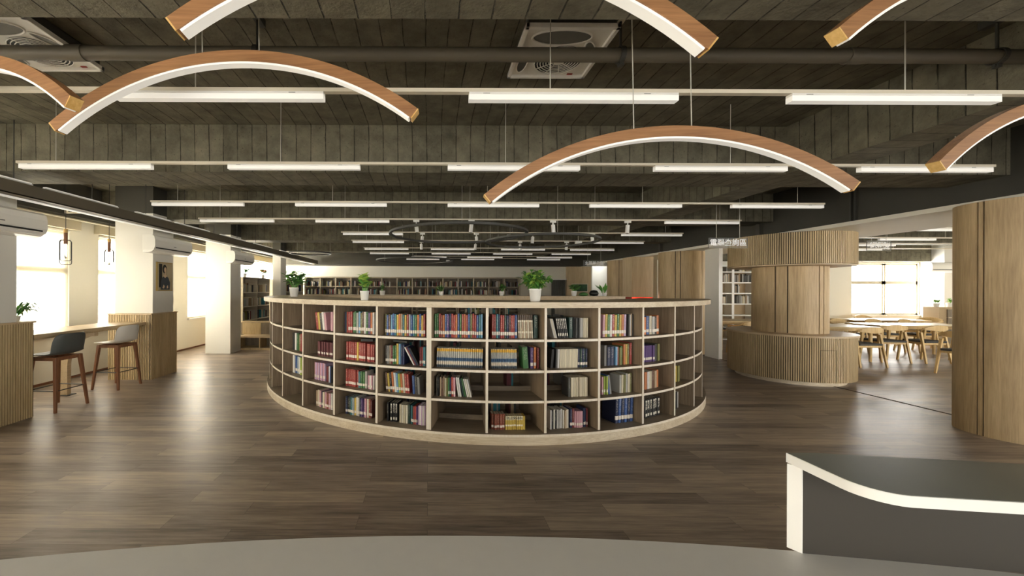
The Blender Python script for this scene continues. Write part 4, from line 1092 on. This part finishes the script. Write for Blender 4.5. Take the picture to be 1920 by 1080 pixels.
table(11.2,13.2,10.2,10.95,'wooden reading table farthest back under the windows')
table(7.3,9.1,9.75,10.55,'wooden reading table before the white bookcase')
t = thing('white_bookcase', 'tall white bookcase with tan back panels in the reading room', 'bookcase', (9.2,11.8,0))
wx0, wx1 = 7.21, 11.69
MB().box(wx0,wx1,11.96,11.99,0,2.26).build('back_panel', M['shelf_back'], t, True)
nb = 7; pw = (wx1-wx0)/nb
for i in range(nb+1):
    x = wx0+pw*i; MB().box(x-.035,x+.035,11.66,11.96,0,2.26).build('upright', M['white_lac'], t, True)
wz = [.06,.42,.78,1.12,1.44,1.76,2.08,2.26]
for z in wz: MB().box(wx0,wx1,11.665,11.96,z-.035,z).build('shelf', M['white_lac'], t, True)
for i in range(nb):
    for z in wz[1:-1]:
        if random.random() < .12: continue
        f = random.choice((.5,.8,1.0))
        fill(Matrix.Translation((wx0+pw*i+.05+random.uniform(0,(1-f)*pw),11.70,z)), pw*f-.1, .28, .2, .9, ('grey','light grey','cream','dark grey','tan','brown','white'), .29 if z < 2 else .16)
tag(mass.build('distant_books', M['mass']), 'rows of smaller books and files filling the background bookcases and shaded far cells', 'books', kind='stuff')
column(15.14,15.72,11.42,11.98,'white square column between the reading room windows',3.2)
aircon((15.2,11.42,2.06), 0, 'long white air conditioner on the reading room column', 1.35, 'reading room air conditioner')
t = thing('low_cabinet', 'low greige cabinet by the window at the right, plants on top', 'cabinet', (14.4,10.6,0))
MB().box(13.85,15.0,10.55,10.9,0,1.08).build('carcass', M['shelf_back'], t, True)
MB().box(14.05,14.9,10.53,10.55,.1,1.02).build('open_shelf', M['back_brown'], t, True)
for z in (.55,.8): MB().box(14.05,14.9,10.51,10.55,z-.012,z+.012).build('shelf', M['oak_edge'], t, True)
tag(MB().tube([(15.35,11.38,2.0),(15.55,11.36,1.9),(15.6,11.36,1.6),(15.58,11.37,1.1)], .018, 8).build('hose', M['white'], smooth=True), 'thin white hose running down from the reading room air conditioner', 'hose')

# ------------------------------------------------------------------ plants
def leaf(b, p, d, L, W, droop=.3, mi=0):
    d = Vector(d).normalized(); side = d.cross(Vector((0,0,1)))
    if side.length < .05: side = Vector((1,0,0))
    side.normalize(); up = side.cross(d).normalized(); vs = []
    prof = [(0,.06),(.2,.75),(.45,1),(.72,.7),(1,.03)]
    for s, w in prof:
        c = Vector(p)+d*(L*s)-Vector((0,0,1))*(droop*L*s*s)
        vs += [c-side*(W/2*w)+up*(W*.18*w), c, c+side*(W/2*w)+up*(W*.18*w)]
    fs = []
    for i in range(4):
        fs += [(3*i,3*i+1,3*i+4,3*i+3),(3*i+1,3*i+2,3*i+5,3*i+4)]
    b.add(vs, fs, mi)
def plant(loc, pr, ph, fw, fh, nl, LL, LW, mats, lab, seed, droop=.22, name='potted_plant', grp='white potted plants on the bookcases', spiky=False, cat='plant', arc=(0,360), up=(-.1,.9)):
    random.seed(seed)
    t = thing(name, lab, cat, loc, 0, grp)
    MB().lathe([(.001,0),(pr*.72,0),(pr*.80,ph*.12),(pr*.97,ph*.86),(pr,ph*.88),(pr,ph),(pr*.9,ph),(pr*.88,ph*.9),(.001,ph*.9)], n=24).build('pot', M['pot'], t, smooth=True, auto=35)
    MB().cyl((0,0,ph*.84),(0,0,ph*.905),pr*.86,n=18).build('soil', M['soil'], t)
    lb = MB(); sb = MB()
    nst = max(3, nl//9)
    tips = []
    for k in range(nst):
        a = R(random.uniform(*arc)); r = random.uniform(.15,.95)*fw/2; z = random.uniform(.45,.95)*fh
        tip = Vector((r*math.cos(a), r*math.sin(a), ph+z*(1-.3*(r/(fw/2))**2)))
        base = Vector((pr*.4*math.cos(a)*random.random(), pr*.4*math.sin(a)*random.random(), ph*.88))
        mid = base.lerp(tip,.5)+Vector((0,0,fh*.08))
        sb.tube([base, mid, tip], .004 if LL < .12 else .006, 5); tips.append((base,mid,tip))
    for i in range(nl):
        base, mid, tip = tips[i % nst]
        s = random.uniform(.25,1.0)
        p = base.lerp(mid,s*2) if s < .5 else mid.lerp(tip,(s-.5)*2)
        a = R(random.uniform(*arc))
        d = Vector((math.cos(a),math.sin(a),random.uniform(*up) if not spiky else random.uniform(.8,2.2)))
        leaf(lb, p, d, LL*random.uniform(.7,1.15), LW*random.uniform(.75,1.1), droop, random.randrange(len(mats)))
    sb.build('stems', M['leaf_mid'], t)
    lb.build('leaves', mats, t, smooth=True)
    return t
ZT = ZT1+.001
L1, L2, L3 = M['leaf'], M['leaf_light'], M['leaf_mid']
plant((-2.05,5.95,ZT),.07,.14,.40,.27,130,.13,.055,[L1,L1,L3],'dark leafy plant in a white pot at the left end of the round bookcase',3)
plant((-.68,4.16,ZT),.05,.10,.13,.17,75,.10,.055,[L2,L2,L3],'bright variegated plant in a white pot on the round bookcase',5,up=(.1,1.6))
plant((1.085,3.95,ZT),.062,.13,.36,.20,330,.085,.042,[L1,L3,L2],'widest bushy plant in a white pot, on the rim right of the middle',8,up=(-.6,1.2))
plant((-.92,7.80,ZT),.055,.09,.18,.18,60,.07,.03,[L1,L3,L1],'small dark plant in a white pot, leftmost on the straight counter',13)
plant((.26,7.80,ZT),.05,.08,.20,.15,60,.08,.028,[L3,L1],'small fine-leaved plant in a white pot on the straight counter, behind the middle',14)
plant((1.47,7.80,ZT),.05,.085,.20,.18,50,.08,.04,[L1,L3],'small green plant in a white pot on the straight counter, left of the bushy plant',15)
plant((2.92,7.80,ZT),.055,.10,.34,.16,90,.075,.05,[L1,L3],'spreading green plant in a white pot before the oak wall',16)
plant((3.55,7.85,ZT),.05,.06,.16,.02,7,.24,.06,[L3],'broad-leaved plant in a dark corner of the straight counter, far right',17,.1,spiky=True)
o = MB().lathe([(.001,0),(.075,.01),(.09,.06),(.06,.11),(.001,.12)], n=16).build('dark_vase', M['black'], smooth=True); o.location = (3.33,7.83,ZT); tag(o, 'squat dark vase beside the broad-leaved plant', 'vase')
o = MB().lathe([(.001,0),(.06,.005),(.10,.03),(.05,.07),(.001,.08)], n=16).build('dark_bowl', M['leaf'], smooth=True); o.location = (3.125,7.83,ZT); tag(o, 'low dark green bowl on the straight counter, beside the spreading plant', 'bowl')
plant((-4.93,11.6,1.821),.05,.10,.34,.24,90,.10,.07,[M['flower'],M['flower'],L3],'orange flower bunch in a white vase on the corner bookcase',21,.3,'flower_vase','flower vases on the left bookcases',cat='vase of flowers')
plant((-4.95,10.5,1.821),.05,.10,.28,.20,50,.12,.05,[L3,L1],'green sprig in a white pot on the corner bookcase beside the column',22,.3,'flower_vase','flower vases on the left bookcases',cat='vase of flowers')
plant((-4.95,13.3,1.821),.05,.10,.34,.26,50,.13,.05,[L2,L3],'pale green sprig on the bookcase behind the narrow column',23,.3,'flower_vase','flower vases on the left bookcases',cat='vase of flowers')
plant((-4.95,14.2,1.821),.05,.10,.36,.34,60,.12,.05,[L2,M['paper']],'white blossoms on the bookcase under the last left window',24,.3,'flower_vase','flower vases on the left bookcases',cat='vase of flowers')
plant((-4.765,4.49,1.116),.05,.06,.12,.05,30,.42,.035,[L3,L1],'spiky green plant on the plinth at the left edge',25,.75,spiky=True,grp='plants by the bar table',arc=(-25,130))
for i, (x, y) in enumerate(((13.98,10.72),(14.36,10.72),(14.74,10.72))):
    plant((x,y,1.081),.07,.10,.22,.14,44,.085,.045,[L3,L2],'bushy green plant in a white pot on the low cabinet, %s from left' % ORD[i+1],30+i,grp='plants on the low cabinet')
# objects lying on the red books (second bay left of post)
def on_books(bay, f, z, off=.13):
    a0, a1 = bay_frame(bay); a = a0+(a1-a0)*f; r = RD-.085-off
    return Vector((CX+r*math.sin(R(a)), CY-r*math.cos(R(a)), z)), R(a)
p, a = on_books(-2,.55,ZS[2]+.206)
o = MB().box(-.07,.07,-.05,.05,0,.03).build('flat_book', M['black'], bevel=.003); o.location = p; o.rotation_euler = (0,0,a+.3); tag(o, 'black book lying flat on the red white-banded books', 'book')
p, a = on_books(-1,.36,ZS[2]+.222)
o = MB().box(-.09,.09,-.06,.06,0,.022).build('flat_book', M['dark'], bevel=.003); o.location = p; o.rotation_euler = (0,0,a-.2); tag(o, 'dark grey book lying flat, first bay left of thick post', 'book')

# ------------------------------------------------------------------ reception desk in the foreground
DX, DR = .1, 7.3; DY = 1.187-DR
t = thing('reception_desk', 'curved grey reception desk top along the bottom edge of the photo', 'desk', (DX,.8,0))
def arc_pts(r, x0, x1, n=40): return [(x0+(x1-x0)*i/n, DY+math.sqrt(r*r-(x0+(x1-x0)*i/n-DX)**2)) for i in range(n+1)]
po = arc_pts(DR,-2.6,2.6); pi = arc_pts(DR-.72,-2.6,2.6)
MB().prism(po+pi[::-1],.715,.75).build('desk_top', M['desk'], t, True)
pa = arc_pts(DR-.03,-2.6,2.6); pb = arc_pts(DR-.055,-2.6,2.6)
MB().prism(pa+pb[::-1],0,.715).build('front_panel', M['panel_dark'], t, True)
t = thing('reception_ledge', 'raised grey ledge with a white edge at the lower right', 'counter', (1.5,1.0,.75))
outer = [(1.062,1.15),(1.14,1.149),(1.31,1.127),(1.53,1.10),(1.9,1.04),(2.4,.93)]
inner = [(2.4,.70),(1.9,.80),(1.50,.867),(1.36,.885),(1.23,.90),(1.15,.910)]
for i in range(9):
    a = R(i*90/8); inner.append((1.15-.088*math.sin(a)-.0, .998-.088*math.cos(a)))
top = outer+inner
MB().prism(top,.998,1.0225).build('ledge_top', M['ledge'], t, True)
e = MB(); n = len(top); ctr = Vector((1.6,1.0)); P2 = []
for i in range(n):
    a, c = Vector(top[i-1]), Vector(top[(i+1)%n]); d = (c-a).normalized(); nn_ = Vector((d.y,-d.x))
    if nn_.dot(Vector(top[i])-ctr) < 0: nn_ = -nn_
    P2.append(Vector(top[i])+nn_*.0025)
vs = [(p.x,p.y,.995) for p in P2]+[(p.x,p.y,1.0215) for p in P2]+[(p[0],p[1],1.0215) for p in top]+[(p[0],p[1],.995) for p in top]
fs = []
for i in range(n):
    j = (i+1)%n; fs += [(i,j,n+j,n+i),(n+i,n+j,2*n+j,2*n+i),(3*n+i,3*n+j,j,i)]
e.add(vs, fs); e.build('edge_band', M['white_lac'], t, True, smooth=True, auto=50)
o_ = [(1.055,1.140),(1.31,1.105),(1.6,1.062),(1.9,1.005),(2.4,.89)]
i_ = [(1.071,1.1135),(1.31,1.080),(1.6,1.036),(1.9,.98),(2.4,.865)]
MB().prism(o_+i_[::-1],.7505,.995).build('back_panel', M['panel_dark'], t, True)
q = [(1.0535,1.142),(1.059,1.1425),(1.0745,1.1135),(1.069,1.1125)]
MB().prism([(1.0525,1.140),(1.062,1.1415),(1.0725,1.1125),(1.0695,1.1125)],.7505,.9948).build('end_strip', M['white_lac'], t, True)

# ------------------------------------------------------------------ camera, world, view
cam = bpy.data.cameras.new('camera'); co = bpy.data.objects.new('camera', cam); COL.objects.link(co)
co.location = (0,0,1.5)
co.rotation_euler = (Matrix.Rotation(PI/2,3,'X') @ Matrix.Rotation(.0040,3,'Z')).to_euler()
cam.sensor_width = 36; cam.lens = 36*730/1920; cam.shift_x = (960-803)/1920; cam.shift_y = 3/1920; cam.clip_start = .02; cam.clip_end = 200
SC.camera = co
w = bpy.data.worlds.new('World'); SC.world = w; w.use_nodes = True
w.node_tree.nodes['Background'].inputs[0].default_value = (.9,.95,1,1); w.node_tree.nodes['Background'].inputs[1].default_value = .3
SC.view_settings.view_transform = 'Standard'; SC.view_settings.look = 'None'; SC.view_settings.gamma = 1; SC.view_settings.use_curve_mapping = False
SC.view_settings.exposure = 1.88
SC.cycles.use_denoising = True
SC.cycles.max_bounces = 8; SC.cycles.diffuse_bounces = 5; SC.cycles.glossy_bounces = 3; SC.cycles.transmission_bounces = 4; SC.cycles.transparent_max_bounces = 8
SC.cycles.sample_clamp_indirect = 6; SC.cycles.caustics_reflective = False; SC.cycles.caustics_refractive = False
